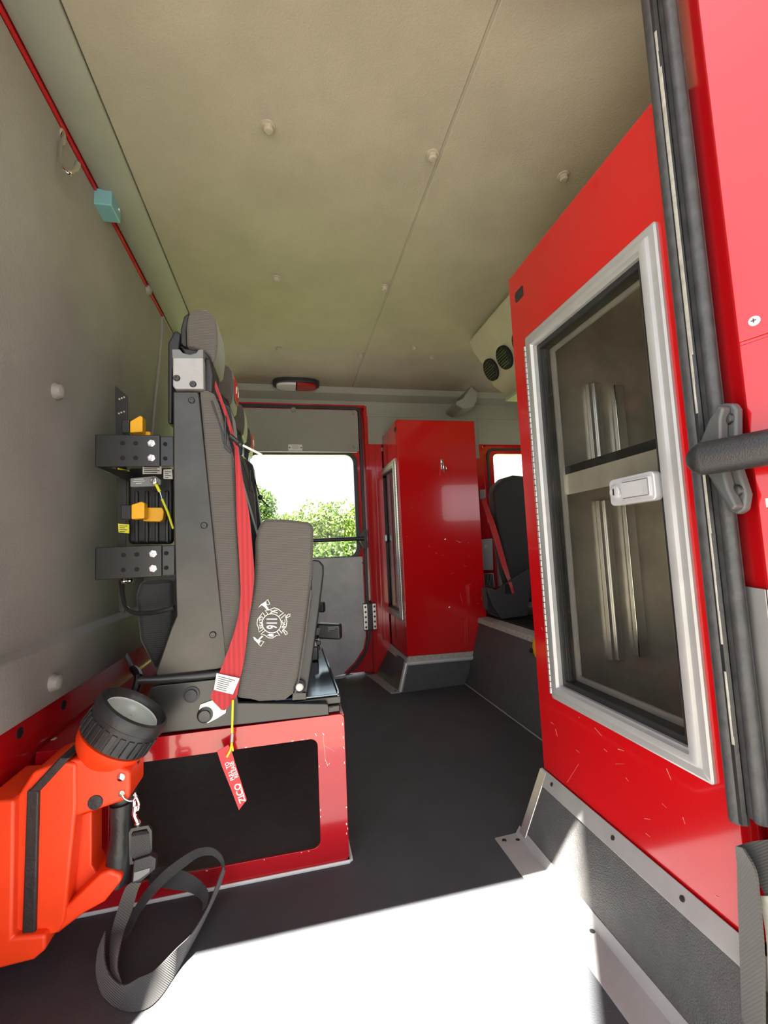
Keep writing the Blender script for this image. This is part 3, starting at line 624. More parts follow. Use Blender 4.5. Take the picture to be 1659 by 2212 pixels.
def headrest(y0, tagged):
    hb = MB()
    def hp(*q): return [p + Vector((0, y0 - 1.15, 0)) for p in HY(1.15, *q)]
    o = MB().prism(hp((403, 748), (402, 700), (407, 680), (422, 669), (444, 668), (458, 676), (467, 690), (470, 720), (470, 745), (466, 775), (458, 785), (452, 770), (440, 757), (415, 750)), (0, .14, 0)).build('headrest_bolster', 'fabric', st, bevel=.016, seg=4)
    MB().prism(hp((390, 740), (390, 710), (397, 683), (408, 674), (406, 690), (402, 715), (403, 748), (396, 748)), (0, .136, 0)).build('bolster_back', 'black_plastic', o, bevel=.004)
    MB().prism(hp((388, 745), (400, 752), (445, 760), (460, 785), (456, 815), (446, 800), (420, 772), (400, 765)), (0, .11, 0)).build('bolster_arm', 'black_plastic', o, bevel=.01, seg=3)
    if tagged:
        xf = hit(470, 720, 1, 1.15).x + .0015; zt = hit(470, 700, 1, 1.15).z
        tg = MB().prism([(xf, y0 + .02, zt), (xf, y0 + .11, zt), (xf, y0 + .125, zt - .02), (xf, y0 + .12, zt - .07), (xf, y0 + .025, zt - .075), (xf, y0 + .012, zt - .05)], (.003, 0, 0)).build('warning_tag', 'red_tag', o, label='red tag with a white arrow')
        q = MB().tube([(xf + .004, y0 + .04, zt - .05), (xf + .004, y0 + .04, zt - .03), (xf + .004, y0 + .06, zt - .02), (xf + .004, y0 + .095, zt - .025), (xf + .004, y0 + .095, zt - .045)], .0022, 6, 4)
        q.build('arrow_print', 'white_print', o)
headrest(y + .03, False); headrest(y + .36, True)
MB().prism(HY(y + .05, (362, 740), (378, 712), (392, 720), (385, 765), (374, 800), (372, 915), (362, 915)), (0, .45, 0)).build('shoulder_cover', 'black_plastic', st, bevel=.008, seg=3)
MB().prism(HY(y + .02, (440, 770), (455, 772), (462, 810), (460, 850), (438, 845)), (0, .08, 0)).build('belt_horn', 'black_plastic', st, bevel=.008, seg=3)
# lower frame
lf = MB().prism(HY(y, (322, 1500), (325, 1485), (345, 1480), (508, 1462), (515, 1518), (708, 1520), (711, 1528), (711, 1545), (320, 1588)), (0, .015, 0)).build('lower_frame', 'black_metal', st, bevel=.003)
MB().box(-.31, .10, y + .012, y + W, .352, .362).prism([(-.31, y + .02, .36), (-.20, y + .02, .36), (-.19, y + .02, .48), (-.30, y + .02, .48)], (0, W - .04, 0)).build('seat_pan', 'black_metal', st)
MB().tube(HY(y - .006, (300, 1470), (345, 1468), (420, 1461), (478, 1455), (510, 1452)), .009, 12).build('weld_tube', 'black_metal', st, label='shiny black welded tube')
q = MB(); p = hit(414, 1500, 1, y); q.lathe(p, (0, -1, 0), [(0, .018), (.003, .018), (.004, .013), (.009, .0125), (.010, .001)], 24).build('frame_bolt', 'shield', st, label='dark round bolt head')
MB().prism(HY(y - .004, (460, 1512), (478, 1508), (487, 1520), (489, 1530), (488, 1540), (470, 1552), (448, 1563), (432, 1545), (429, 1535), (432, 1522)), (0, .004, 0)).build('belt_anchor_plate', 'zinc', st, bevel=.001, label='yellowish zinc anchor plate')
p = hit(443, 1544, 1, y - .004); MB().lathe(p, (0, -1, 0), [(0, .018), (.004, .0175), (.006, .013), (.011, .0125), (.012, .001)], 24).build('anchor_bolt', 'black_metal', st)
MB().box(-.02, .122, y + .02, y + .05, .366, .386).box(-.02, .118, y + .014, y + W, .348, .366).build('slide_rail', 'black_metal', st, bevel=.004)
# tray behind the cushion: glossy plate
MB().prism([(-.04, y + .02, .392), (.118, y + .02, .392), (.118, y + W - .05, .392), (-.04, y + W - .05, .392)], (0, 0, .004)).prism([(-.04, y + .12, .396), (.055, y + .12, .396), (.065, y + .3, .46), (.02, y + .3, .47), (-.04, y + .3, .47)], (0, .2, 0)).build('seat_tray', 'tray', st, bevel=.002) if False else None
mat('tray', (.10, .13, .16), .12, metal=.8)  # bluish base colour helps imitate the sky reflected in the plate
tr = MB().box(-.04, .117, y + .02, y + W - .04, .388, .393)
tr.prism([(.117, y + .02, .385), (.117, y + .02, .400), (.112, y + .02, .400), (.112, y + .02, .385)], (0, W - .06, 0))
tr.build('seat_tray', 'tray', st, bevel=.001, label='glossy sheet tray with the blue sky reflection tinted into its colour')
MB().box(-.04, .09, y + .37, y + .47, .393, .44).box(-.04, .08, y + .42, y + .49, .44, .50).build('pivot_box', 'black_metal', st, bevel=.006)
bkl = MB().obox((.135, y + .44, .475), (.04, -.008, -.004), (.006, .018, 0), (0, .002, .026)).build('belt_buckle', 'black_plastic', st, bevel=.008, seg=3, label='black belt buckle')
MB().obox((.085, y + .44, .478), (.025, 0, 0), (0, .012, 0), (0, 0, .016)).build('buckle_stalk', 'black_plastic', bkl, bevel=.006)
q = MB()
for k in range(6): q.obox((.146, y + .4205, .458 + k * .0065), (.018, -.003, 0), (0, .0012, 0), (0, 0, .0014))
q.build('buckle_grip', 'grey_plastic', bkl)
# flipped cushion
oc = HY(y - .002, (568, 1122), (578, 1121), (610, 1121), (665, 1127), (676, 1133), (678, 1145), (676, 1230), (668, 1300), (655, 1400), (642, 1480), (633, 1500), (615, 1514), (560, 1517), (540, 1512), (512, 1510), (507, 1500), (517, 1430), (530, 1340), (545, 1270), (550, 1220), (551, 1170), (556, 1145))
cu = MB().prism(oc, (0, W - .06, 0)).build('seat_cushion', 'fabric', st, bevel=.013, seg=4)
MB().tube(HY(y - .001, (672, 1275), (660, 1370), (645, 1470), (636, 1500)), .0022, 8, 3).build('piping', 'fabric', cu)
MB().prism(HY(y + .012, (672, 1208), (690, 1210), (700, 1222), (700, 1240), (690, 1320), (675, 1430), (664, 1500), (655, 1512), (634, 1512), (650, 1420), (668, 1300)), (0, W - .09, 0)).build('cushion_shell', 'black_plastic', st, bevel=.006, seg=3)
p = hit(647, 1484, 1, y - .002); MB().lathe(p + Vector((0, .012, 0)), (0, -1, 0), [(0, .0155), (.01, .0155), (.012, .012), (.009, .0118)], 24).build('pivot_washer', 'black_plastic', st)
MB().lathe(p, (0, -1, 0), [(0, .0095), (.003, .0095), (.004, .008), (.0045, .001)], 20).build('pivot_bolt', 'alu', st, label='pale round pivot bolt')
MB().prism(HY(y + .006, (632, 1496), (662, 1496), (662, 1512), (630, 1514)), (0, .03, 0)).build('pivot_bracket', 'black_metal', st, bevel=.002)

# second seat: copy
MB()
s2 = copy_tree(st); s2.location.y += .72
s2['label'] = 'second folding seat, behind the nearest one, towards the far door'

# emblem only on the nearest seat's cushion
yE = y - .0028
def Z8(a, b): return hit(480 + a / 9.217, 1240 + b / 9.217, 1, yE)
em = MB()
def stroke(pts, r=.0011, closed=False):
    P = [Z8(*p) for p in pts]
    if closed: P = P + [P[0]]
    em.tube(P, r, 6)
stroke([(985 + 190 * math.cos(t * math.pi / 18), 980 + 190 * math.sin(t * math.pi / 18)) for t in range(37)])
stroke([(910,800),(855,725),(925,715),(1040,672),(1120,700),(1170,745),(1225,770),(1130,840)])
stroke([(1170,880),(1260,800),(1265,850),(1290,950),(1270,1050),(1200,1120),(1190,1180),(1130,1105)])
stroke([(1090,1145),(1150,1225),(1080,1222),(1000,1275),(920,1268),(850,1215),(770,1195),(845,1130)])
stroke([(855,835),(800,765),(770,820),(705,900),(693,990),(725,1080),(735,1155),(815,1100)])
def fill(pts): em.prism([Z8(*p) for p in pts], (0, -.0008, 0))
fill([(715,670),(775,600),(870,540),(885,590),(880,625),(930,700),(890,715),(835,650),(790,620)])
stroke([(868,545),(905,505),(950,600),(885,612)])
fill([(615,1250),(650,1258),(705,1310),(790,1225),(820,1240),(745,1310),(770,1330),(730,1400),(680,1350),(640,1310)])
stroke([(765,1325),(830,1345),(765,1440),(725,1395)])
stroke([(1275,870),(1345,845),(1350,795),(1320,795),(1270,850)]); stroke([(1205,1120),(1265,1210),(1295,1190),(1290,1155),(1225,1110)])
stroke([(960,775),(1040,725),(1100,720)], .0014); stroke([(960,725),(1040,755),(1105,775)], .0014)
fill([(890,1215),(940,1190),(1020,1195),(1020,1245),(940,1240)])
U = (Z8(985, 800) - Z8(985, 1160)).normalized(); V = (Z8(900, 980) - Z8(1100, 980)).normalized()
em.text('911', Z8(1000, 975), U, V, .024, sx=.56)
em.text('SEATS', Z8(780, 965), U + V * .06, V, .0082, sx=.95)
em.text('INC.', Z8(1225, 990), U, V, .0085, sx=.95)
em.build('embroidered_emblem', 'offwhite_thread', cu, flat=True, label='off white stitched 911 fire emblem with crossed axes')

# red seat belt of the nearest seat
sb = thing('seat_belt', (-.13, 1.1, .8), 'bright red seat belt hanging down the nearest folding seat', 'seat belt')
yb = y - .018
Lp = HY(yb, (508, 962), (508, 985), (510, 1050), (512, 1130), (517, 1210), (520, 1290), (511, 1350)) + HY(yb - .004, (495, 1398), (479, 1440), (461, 1488), (456, 1500), (458, 1512), (478, 1533))
Rp = HY(yb - .004, (513, 962), (516, 985), (527, 1050), (538, 1110), (545, 1180), (549, 1240), (545, 1290)) + HY(yb, (536, 1350), (528, 1420), (518, 1470), (514, 1490), (508, 1510), (486, 1534))
MB().band(Lp, Rp, .003).build('strap', 'belt_red', sb)
MB().tube([hit(458, 812, 1, y + .06), hit(470, 845, 1, y + .03), hit(490, 900, 1, y + .01), hit(510, 965, 1, y - .012)], .004, 8, 4).build('upper_strap', 'belt_red', sb)
wlb = MB().prism(HY(yb - .008, (468, 1454), (518, 1465), (503, 1500), (462, 1490)), (0, -.001, 0)).build('care_label', 'white', sb, label='white printed belt label')
q = MB(); a0, a1 = hit(470, 1460, 1, yb - .0098), hit(512, 1470, 1, yb - .0098); dd = (hit(462, 1490, 1, yb - .0098) - hit(468, 1454, 1, yb - .0098))
for k in range(7):
    s_ = a0 + dd * (k * .12 + .02) + Vector((.002, 0, 0)); e_ = lerp(a0, a1, rnd.uniform(.5, .95)) + dd * (k * .12 + .02)
    q.prism([s_, e_, e_ + dd * .03, s_ + dd * .03], (0, -.0002, 0))
q.build('label_print', 'ink', wlb)
MB().tube([hit(497, 941, 1, y - .02), hit(517, 958, 1, y - .02)], .006, 10).sph(hit(519, 960, 1, y - .02), .008).build('tongue_grip', 'black_plastic', sb)
MB().tube([hit(519, 959, 1, y - .02), hit(566, 983, 1, y - .03)], .003, 8).build('tongue_rod', 'white', sb, label='bright metal rod')
# small tether on second seat
s3 = thing('belt_clip', hit(565, 1072, 1, 1.85), 'small black clip and cord hanging before the second folding seat', 'clip')
MB().tube([hit(538, 1012, 1, 1.9), hit(548, 1030, 1, 1.88), hit(560, 1070, 1, 1.86)], .0025, 8, 4).sph(hit(562, 1074, 1, 1.86), .01).tube([hit(562, 1076, 1, 1.86), hit(580, 1094, 1, 1.86)], .003, 8).build('clip_cord', 'black_plastic', s3)

# pull tag with yellow cord
pt = thing('pull_tag', hit(500, 1600, 1, y - .03), 'red plastic pull tag hanging on a yellow cord in front of the seat base', 'tag')
yt = y - .028
MB().tube(HY(yt, (503, 1512), (502, 1550), (501, 1585)), .0025, 8).tube(HY(yt - .003, (501, 1604), (498, 1620), (490, 1635)), .0025, 8).tube(HY(yt + .004, (500, 1604), (503, 1622)), .0025, 8).build('cord', 'yellow_cord', pt)
MB().tube(HY(yt, (501.5, 1584), (500.5, 1604)), .0035, 10).build('crimp', 'alu', pt)
MB().prism(HY(yt, (469, 1623), (493, 1609), (500, 1622), (510, 1655), (533, 1728), (516, 1750), (497, 1700), (479, 1655)), (0, .0015, 0)).build('tag_plate', 'red_tag', pt)
def Z6(a, b): return hit(400 + a / 4.366, 1400 + b / 4.366, 1, yt - .0004)
U = (Z6(415, 1050) - Z6(545, 1430)).normalized(); V = Vector((0, -1, 0)).cross(U).normalized(); V = V if V.x < 0 else -V
q = MB().text('PULL  TO', Z6(421, 1160), U, V, .0085, sx=.85).text('RELEASE', Z6(462, 1145), U, V, .0085, sx=.85).text('ZICO', Z6(517, 1365), U, V, .013, sx=1.0)
a_, b_ = Z6(520, 1275), Z6(560, 1400); q.prism([a_, b_, b_ + V * .002, a_ + V * .002], (0, -.0003, 0))
q.build('tag_print', 'white_print', pt, flat=True)

# ================================================================== BOTTLE BRACKET behind seat
bb = thing('bottle_bracket', (-.4, 1.25, .9), 'black steel air bottle bracket with yellow clips on the rear wall', 'bracket')
yb2 = 1.2
MB().prism(HY(1.30, (248, 833), (252, 835), (275, 855), (275, 905), (268, 1325), (256, 1320)), (0, .006, 0)).build('upright_plate', 'black_metal', bb, bevel=.001)
q = MB()
for (a, b) in ((258, 862), (263, 860), (268, 858), (257, 893), (262, 891), (268, 889)): q.cyl(hit(a, b, 1, 1.2995), hit(a, b, 1, 1.299), .0025, n=8)
q.build('slot_hole', 'worn', bb)
def arm(y0, z0, z1, xa, xb, xc, nm):
    """front plate xa..xc, lap plate to xb"""
    a = MB().box(xa, xc, y0, y0 + .005, z0, z1).box(xa, xa + .005, y0, y0 + .10, z0, z1).build(nm, 'black_metal', bb, bevel=.003)
    MB().box(xc - .06, xb, y0 + .006, y0 + .011, z0 + .002, z1 - .002).build('lap_plate', 'black_metal', a, bevel=.002)
    q = MB(); hh = z1 - z0
    for fx in (.42, .62):
        for fz in (.27, .73): q.cyl((xa + (xc - xa) * fx, y0 - .0006, z0 + hh * fz), (xa + (xc - xa) * fx, y0 + .002, z0 + hh * fz), .0058, n=14)
    for fz in (.27, .73): q.cyl((xb - .02, y0 + .0052, z0 + hh * fz), (xb - .02, y0 + .008, z0 + hh * fz), .0055, n=14)
    q.build('bolt_hole', 'dark_hole', a)
    for fz in (.27, .73):
        MB().lathe((xc - .02, y0, z0 + hh * fz), (0, -1, 0), [(0, .0095), (.002, .0095), (.002, .0075), (.007, .0072), (.007, .004), (.004, .004)], 6).build('hex_nut', 'chrome', a)
arm(yb2, .988, 1.071, -.466, -.285, -.316, 'upper_arm'); arm(yb2, .707, .787, -.463, -.283, -.312, 'lower_arm')
MB().prism([(-.466, yb2 + .004, .99), (-.40, yb2 + .10, .955), (-.40, yb2 + .10, .99)], (.003, 0, 0)).build('gusset', 'black_metal', bb)
for (ty, pts_a, pts_b) in ((0, ((280, 910), (302, 897), (308, 900), (308, 933), (280, 935)), ((300, 930), (325, 932), (325, 950), (300, 950))),
                           (1, ((283, 1090), (305, 1083), (312, 1086), (312, 1120), (283, 1122)), ((310, 1096), (350, 1096), (354, 1105), (352, 1122), (345, 1127), (308, 1126)))):
    k = MB().prism(HY(1.24 if ty == 0 else 1.23, *pts_a), (0, .03, 0)).build('release_clip', 'yellow', bb, bevel=.003, label='bright yellow plastic clip')
    MB().prism(HY(1.27, *pts_b), (0, .03, 0)).build('clip_tab', 'yellow', k, bevel=.003)
MB().prism(HY(1.25, (260, 1090), (283, 1090), (283, 1122), (260, 1122)), (0, .03, 0)).prism(HY(1.26, (262, 906), (280, 905), (280, 935), (262, 936)), (0, .03, 0)).build('clip_base', 'black_plastic', bb, bevel=.003)
lt = MB().prism(HY(1.24, (281, 1033), (335, 1028), (347, 1036), (347, 1048), (335, 1050), (281, 1052)), (0, .02, 0)).build('latch_body', 'grey_plastic', bb, bevel=.002, label='grey latch body with white lettering')
q = MB()
for k, wd in ((0, .011), (1, .014), (2, .007)): q.prism([(hit(300, 1037, 1, 1.2395).x - wd, 1.2392, hit(300, 1036 + k * 4.5, 1, 1.2395).z), (hit(300, 1037, 1, 1.2395).x + wd, 1.2392, hit(300, 1036 + k * 4.5, 1, 1.2395).z + .001), (hit(300, 1037, 1, 1.2395).x + wd, 1.2392, hit(300, 1036 + k * 4.5, 1, 1.2395).z + .002), (hit(300, 1037, 1, 1.2395).x - wd, 1.2392, hit(300, 1036 + k * 4.5, 1, 1.2395).z + .001)], (0, .0004, 0))
q.build('latch_print', 'white_print', lt)
MB().lathe(hit(332, 1039, 1, 1.238), (0, -1, 0), [(0, .009), (.003, .009), (.004, .005), (.009, .0045)], 14).tube(HY(1.225, (328, 1042), (333, 1048), (339, 1044), (337, 1034), (331, 1034), (328, 1042)), .0012, 6).build('latch_pin', 'chrome', bb)
MB().tube(HY(1.23, (336, 1044), (345, 1062)), .004, 8).tube(HY(1.23, (350, 1078), (362, 1105), (374, 1142)), .003, 8).build('release_cable', 'yellow_cord', bb, label='yellow release cable')
MB().tube(HY(1.23, (345, 1062), (350, 1078)), .0015, 8).build('cable_wire', 'chrome', bb)
for (pp_, m_, lb) in ((((254, 1010), (280, 1017), (279, 1036), (254, 1030)), 'sticker_yellow', 'yellow warning sticker'), (((255, 1131), (279, 1133), (279, 1152), (256, 1150)), 'sticker_yellow', 'yellow warning sticker'),
                      (((308, 1004), (349, 1004), (349, 1024), (308, 1024)), 'white', 'white barcode sticker'), (((353, 1014), (372, 1013), (373, 1035), (353, 1034)), 'white', 'white printed sticker')):
    yy = 1.295 if m_ != 'white' else 1.27
    s_ = MB().prism(HY(yy, *pp_), (0, .002, 0)).build('sticker', m_, bb, label=lb)
    q = MB(); (ax_, ay_), (bx_, by_) = pp_[0], pp_[2]
    for k in range(4):
        f = .2 + k * .19; q.prism(HY(yy - .0004, (ax_ + 3, ay_ + (by_ - ay_) * f), (bx_ - 4 - (k % 2) * 5, ay_ + (by_ - ay_) * f + .5), (bx_ - 4 - (k % 2) * 5, ay_ + (by_ - ay_) * f + 2), (ax_ + 3, ay_ + (by_ - ay_) * f + 1.5)), (0, .0003, 0))
    q.build('sticker_print', 'ink', s_)
# back frame (dark), ribs behind, hoop
MB().prism(HY(1.33, (275, 1010), (374, 1010), (374, 1175), (275, 1175)), (0, .02, 0)).build('rear_cradle', 'black_plastic', bb, bevel=.01)
q = MB()
for k in range(4): q.prism(HY(1.32, (290 + k * 22, 1060), (298 + k * 22, 1060), (298 + k * 22, 1172), (290 + k * 22, 1172)), (0, .012, 0))
q.build('cradle_rib', 'black_metal', bb, bevel=.003)
MB().tube([hit(262, 1255, 1, 1.28), hit(266, 1290, 1, 1.25), hit(275, 1315, 1, 1.22), hit(300, 1325, 1, 1.18), hit(340, 1322, 1, 1.14), hit(376, 1312, 1, 1.13)], .0055, 10, 5).build('wire_hoop', 'black_metal', bb, label='bent black wire hoop')
q = MB()
for (a, b) in ((268, 1255), (280, 1254)): q.sph(hit(a, b, 1, 1.26), .008)
q.build('hex_nut', 'chrome', bb)
# fabric bag hanging behind the seat
bg_ = MB(); front = HY(1.22, (290, 1290), (300, 1255), (374, 1250), (376, 1350), (362, 1400), (333, 1452), (300, 1385))
bgo = bg_.prism(front, (0, .25, 0)).build('strap_cover', 'fabric_dark', bevel=.015, seg=3); tag(bgo, 'black cloth cover hanging behind the nearest folding seat', 'cloth cover')
cbl = thing('cable', hit(290, 1450, 0, -.5), 'short grey and black cable at the foot of the rear wall', 'cable')
MB().tube([hit(272, 1412, 0, -.53), hit(282, 1435, 0, -.51), hit(288, 1448, 0, -.48)], .006, 8, 4).build('grey_lead', 'grey_plastic', cbl)
MB().tube([hit(288, 1445, 0, -.48), hit(300, 1462, 0, -.44), hit(290, 1500, 0, -.45)], .012, 8, 4).tube([hit(300, 1465, 0, -.44), hit(330, 1470, 0, -.36)], .007, 8).build('black_lead', 'black_rubber', cbl)
cb2 = thing('cable_clip', hit(118, 1605, 0, -.54), 'white cable clip with black lead low on the red wall', 'cable clip')
MB().prism(HX(-.545, (110, 1598), (122, 1590), (126, 1600), (122, 1620), (110, 1622)), (.008, 0, 0)).build('clip_body', 'white', cb2)
MB().tube([hit(128, 1610, 0, -.535), hit(115, 1640, 0, -.53), hit(90, 1665, 0, -.52)], .005, 8, 4).tube([hit(128, 1610, 0, -.535), hit(160, 1590, 0, -.53), hit(185, 1575, 0, -.53)], .004, 8, 4).build('black_lead', 'black_rubber', cb2)

# ================================================================== LANTERN in charging rack
yl = .96; K = 1.2
ra = thing('charging_rack', hit(40, 1900, 1, yl), 'orange charging rack holding the lantern low on the rear wall', 'charger')
MB().prism(HY(yl - .02, (-45, 1733), (31, 1729), (29, 1860), (26, 2026), (98, 2020), (98, 2054), (72, 2076), (40, 2084), (-45, 2106)), (0, .14, 0)).build('rack_body', 'orange', ra, bevel=.006, seg=3)
MB().box(-.552, -.50, yl, yl + .10, .14, .30).build('rack_mount', 'black_metal', ra)
la = thing('lantern', hit(180, 1830, 1, yl), 'orange handheld lantern with black swivelling lamp head', 'lantern')
# battery case
MB().prism(HY(yl - .005, (33, 1726), (70, 1668), (130, 1645), (165, 1650), (165, 1740), (140, 1990), (125, 2018), (72, 2030), (30, 2030)), (0, .115, 0)).build('battery_case', 'orange', la, bevel=.006, seg=3)
MB().prism(HY(yl - .012, (57, 1712), (60, 1707), (83, 1710), (75, 2025), (72, 2032), (46, 2028)), (0, .128, 0)).prism(HY(yl - .012, (57, 1714), (83, 1712), (152, 1637), (128, 1637)), (0, .128, 0)).build('rubber_band', 'black_rubber', la, bevel=.003, label='black ribbed rubber band')
# handle body with opening: C shape of two arms
ha = MB().prism(HY(yl, (84, 1712), (150, 1642), (215, 1640), (270, 1662), (279, 1664), (281, 1672), (281, 1722), (276, 1728), (205, 1752), (160, 1765), (142, 1782), (136, 1965), (215, 1888), (236, 1880), (262, 1890), (262, 1905), (225, 1950), (180, 1975), (125, 2018), (75, 2022)), (0, .085, 0)).build('handle_frame', 'orange', la, bevel=.006, seg=3)
MB().prism(HY(yl + .03, (135, 1775), (198, 1752), (198, 1868), (208, 1885), (235, 1885), (200, 1920), (134, 1975)), (0, .05, 0)).build('case_web', 'orange', la, bevel=.003)
MB().tube([hit(262, 1735, 1, yl + .03), hit(262, 1790, 1, yl + .028), hit(258, 1850, 1, yl + .028), hit(250, 1905, 1, yl + .03)], [K * .92 * r_ for r_ in (.018, .018, .018, .017, .017, .017, .018, .02)], 16, 4).build('grip', 'black_rubber', la, label='black foam hand grip')
# rivets, black dot
MB().lathe(hit(262, 1678, 1, yl), (0, -1, 0), [(0, .0075), (.003, .007), (.005, .003), (.0052, .001)], 16).build('rivet', 'chrome', la)
MB().lathe(hit(263, 1713, 1, yl), (0, -1, 0), [(0, .006), (.003, .0055), (.004, .003), (.002, .002)], 16).build('rivet', 'zinc', la)
MB().lathe(hit(206, 1733, 1, yl), (0, -1, 0), [(0, .013), (.002, .0125), (.0025, .001)], 24).build('plug', 'black_rubber', la, label='round black rubber plug')
# lamp head
ax = viewdir(270, 1570, .56, .72, .41)
KH = .94
def KP(l): return [(a * KH, b * KH) for a, b in l]
c0 = hit(230, 1618, 1, yl + .045); 
sq = .98
hd = MB().lathe(c0 - ax * .012 * KH, ax, KP([(-.016, .02), (-.012, .045), (.004, .06), (.018, .068), (.034, .0715), (.036, .0655)]), 40).build('head_collar', 'orange', la, label='orange lamp collar')
bz = MB().lathe(c0 + ax * .024 * KH, ax, KP([(0, .066), (0.002, .0715), (.040, .0735), (.050, .074), (.052, .0765), (.066, .0765), (.073, .0735), (.076, .068), (.070, .062), (.058, .058), (.04, .06)]), 48, False).build('bezel', 'black_rubber', la, label='black ribbed lamp bezel')
q = MB(); u_ = ax.orthogonal().normalized(); w_ = ax.cross(u_)
for k in range(26):
    t = 2 * math.pi * k / 26; r_ = u_ * math.cos(t) + w_ * math.sin(t); tg_ = ax.cross(r_)
    q.obox(c0 + (ax * .046 + r_ * .0735) * KH, ax * .018 * KH, tg_ * .0055 * KH, r_ * .0022 * KH)
q.build('bezel_rib', 'black_rubber', bz, bevel=.001)
MB().lathe(c0 + ax * .05 * KH, ax, KP([(0, .012), (.002, .02), (.010, .04), (.022, .05), (.034, .0565), (.0345, .0575)]), 36, False).build('reflector', 'reflector', la, label='mirror reflector')
MB().lathe(c0 + ax * .055 * KH, ax, KP([(0, .006), (.02, .006), (.024, .003)]), 12).build('bulb', 'white', la)
MB().lathe(c0 + ax * .082 * KH, ax, KP([(0, .0575), (.0015, .0575)]), 36).build('lens', 'glass', la)
MB().tube([c0 - ax * .01, hit(268, 1660, 1, yl + .05), hit(266, 1735, 1, yl + .04)], [.033, .03, .022], 14).build('head_neck', 'black_rubber', la)
MB().prism(HY(yl + .01, (205, 1665), (262, 1650), (279, 1668), (276, 1700), (210, 1705)), (0, .06, 0)).build('head_bracket', 'orange', la, bevel=.004)
# strap hardware
MB().tube(HY(yl - .004, (263, 1713), (266, 1722), (275, 1729), (286, 1730), (292, 1722), (292, 1712)), .002, 8, 4).tube(HY(yl, (292, 1740), (290, 1760), (296, 1775), (298, 1788)), .0045, 8, 3).tube(HY(yl, (290, 1715), (299, 1732), (298, 1748), (291, 1748), (290, 1730)), .003, 8, 3).sph(hit(298, 1779, 1, yl), .006).build('swivel_snap', 'chrome', la, label='metal swivel snap')
MB().ring([hit(a, b, 1, yl - .01) for a, b in ((283, 1790), (320, 1783), (328, 1795), (328, 1862), (280, 1868), (278, 1800))], [hit(a, b, 1, yl - .01) for a, b in ((287, 1796), (317, 1790), (322, 1798), (321, 1856), (286, 1861), (284, 1803))], (0, .006, 0)).build('strap_ring', 'black_metal', la)
MB().prism(HY(yl - .013, (283, 1806), (321, 1800), (326, 1850), (292, 1860), (280, 1848)), (0, .012, 0)).build('strap_fold', 'belt_black', la, bevel=.002)
MB().prism(HY(yl - .02, (288, 1860), (325, 1848), (337, 1855), (335, 1878), (322, 1890), (305, 1905), (284, 1910)), (0, .014, 0)).build('slider', 'black_plastic', la, bevel=.002, label='black plastic strap slider')
MB().prism(HY(yl - .021, (290, 1885), (324, 1875), (322, 1884), (300, 1900), (288, 1904)), (0, .002, 0)).build('slider_edge', 'grey_plastic', la)
# carrying strap: loops lying on the floor
def px3(l): # (px, py, plane axis, value)
    return [hit(*p) for p in l]
sA_L = px3([(286, 1905, 1, .95), (270, 1920, 1, .96), (254, 1965, 1, .98), (240, 2020, 2, .03), (238, 2080, 2, .015), (247, 2120, 2, .008), (262, 2135, 2, .004)])
sA_R = px3([(306, 1906, 1, .95), (297, 1925, 1, .96), (284, 1970, 1, .98), (268, 2010, 2, .045), (258, 2050, 2, .05), (253, 2090, 2, .045), (262, 2122, 2, .035)])
MB().band(sA_L, sA_R, .002, div=6).build('carry_strap', 'webbing_grey', la, label='dark grey webbing seen in light')
sB_B = px3([(212, 2050, 2, .002), (208, 2100, 2, .002), (222, 2150, 2, .002), (255, 2177, 2, .002), (295, 2185, 2, .002), (335, 2165, 2, .002), (375, 2110, 2, .002), (420, 2030, 2, .002), (455, 1960, 2, .004), (475, 1915, 2, .02), (486, 1880, 2, .05)])
sB_T = px3([(228, 2010, 2, .036), (226, 2070, 2, .04), (240, 2110, 2, .04), (268, 2128, 2, .04), (300, 2112, 2, .04), (335, 2095, 2, .04), (380, 2050, 2, .04), (415, 2015, 2, .04), (448, 1960, 2, .045), (466, 1915, 2, .06), (482, 1872, 2, .075)])
MB().band(sB_B, sB_T, .002, div=6).build('carry_strap', 'belt_black', la)
sC_L = px3([(486, 1880, 2, .06), (480, 1850, 2, .09), (460, 1832, 2, .11), (430, 1832, 2, .12), (395, 1850, 2, .12), (350, 1885, 2, .10), (310, 1930, 2, .07), (278, 1985, 2, .03), (262, 2030, 2, .01)])
sC_R = px3([(482, 1878, 2, .055), (474, 1860, 2, .08), (458, 1848, 2, .095), (432, 1850, 2, .10), (405, 1868, 2, .10), (365, 1900, 2, .085), (322, 1945, 2, .06), (298, 1980, 2, .03), (275, 2025, 2, .01)])
MB().band(sC_L, sC_R, .002, div=6).build('carry_strap', 'belt_black', la)
sD_L = px3([(330, 1878, 2, .09), (365, 1872, 2, .09), (405, 1885, 2, .08), (435, 1905, 2, .06), (450, 1930, 2, .05), (448, 1955, 2, .035)])
sD_R = px3([(320, 1908, 2, .06), (360, 1920, 2, .06), (400, 1925, 2, .05), (425, 1935, 2, .035), (438, 1950, 2, .03), (437, 1968, 2, .02)])
MB().band(sD_L, sD_R, .002, div=6).build('carry_strap', 'belt_black', la)

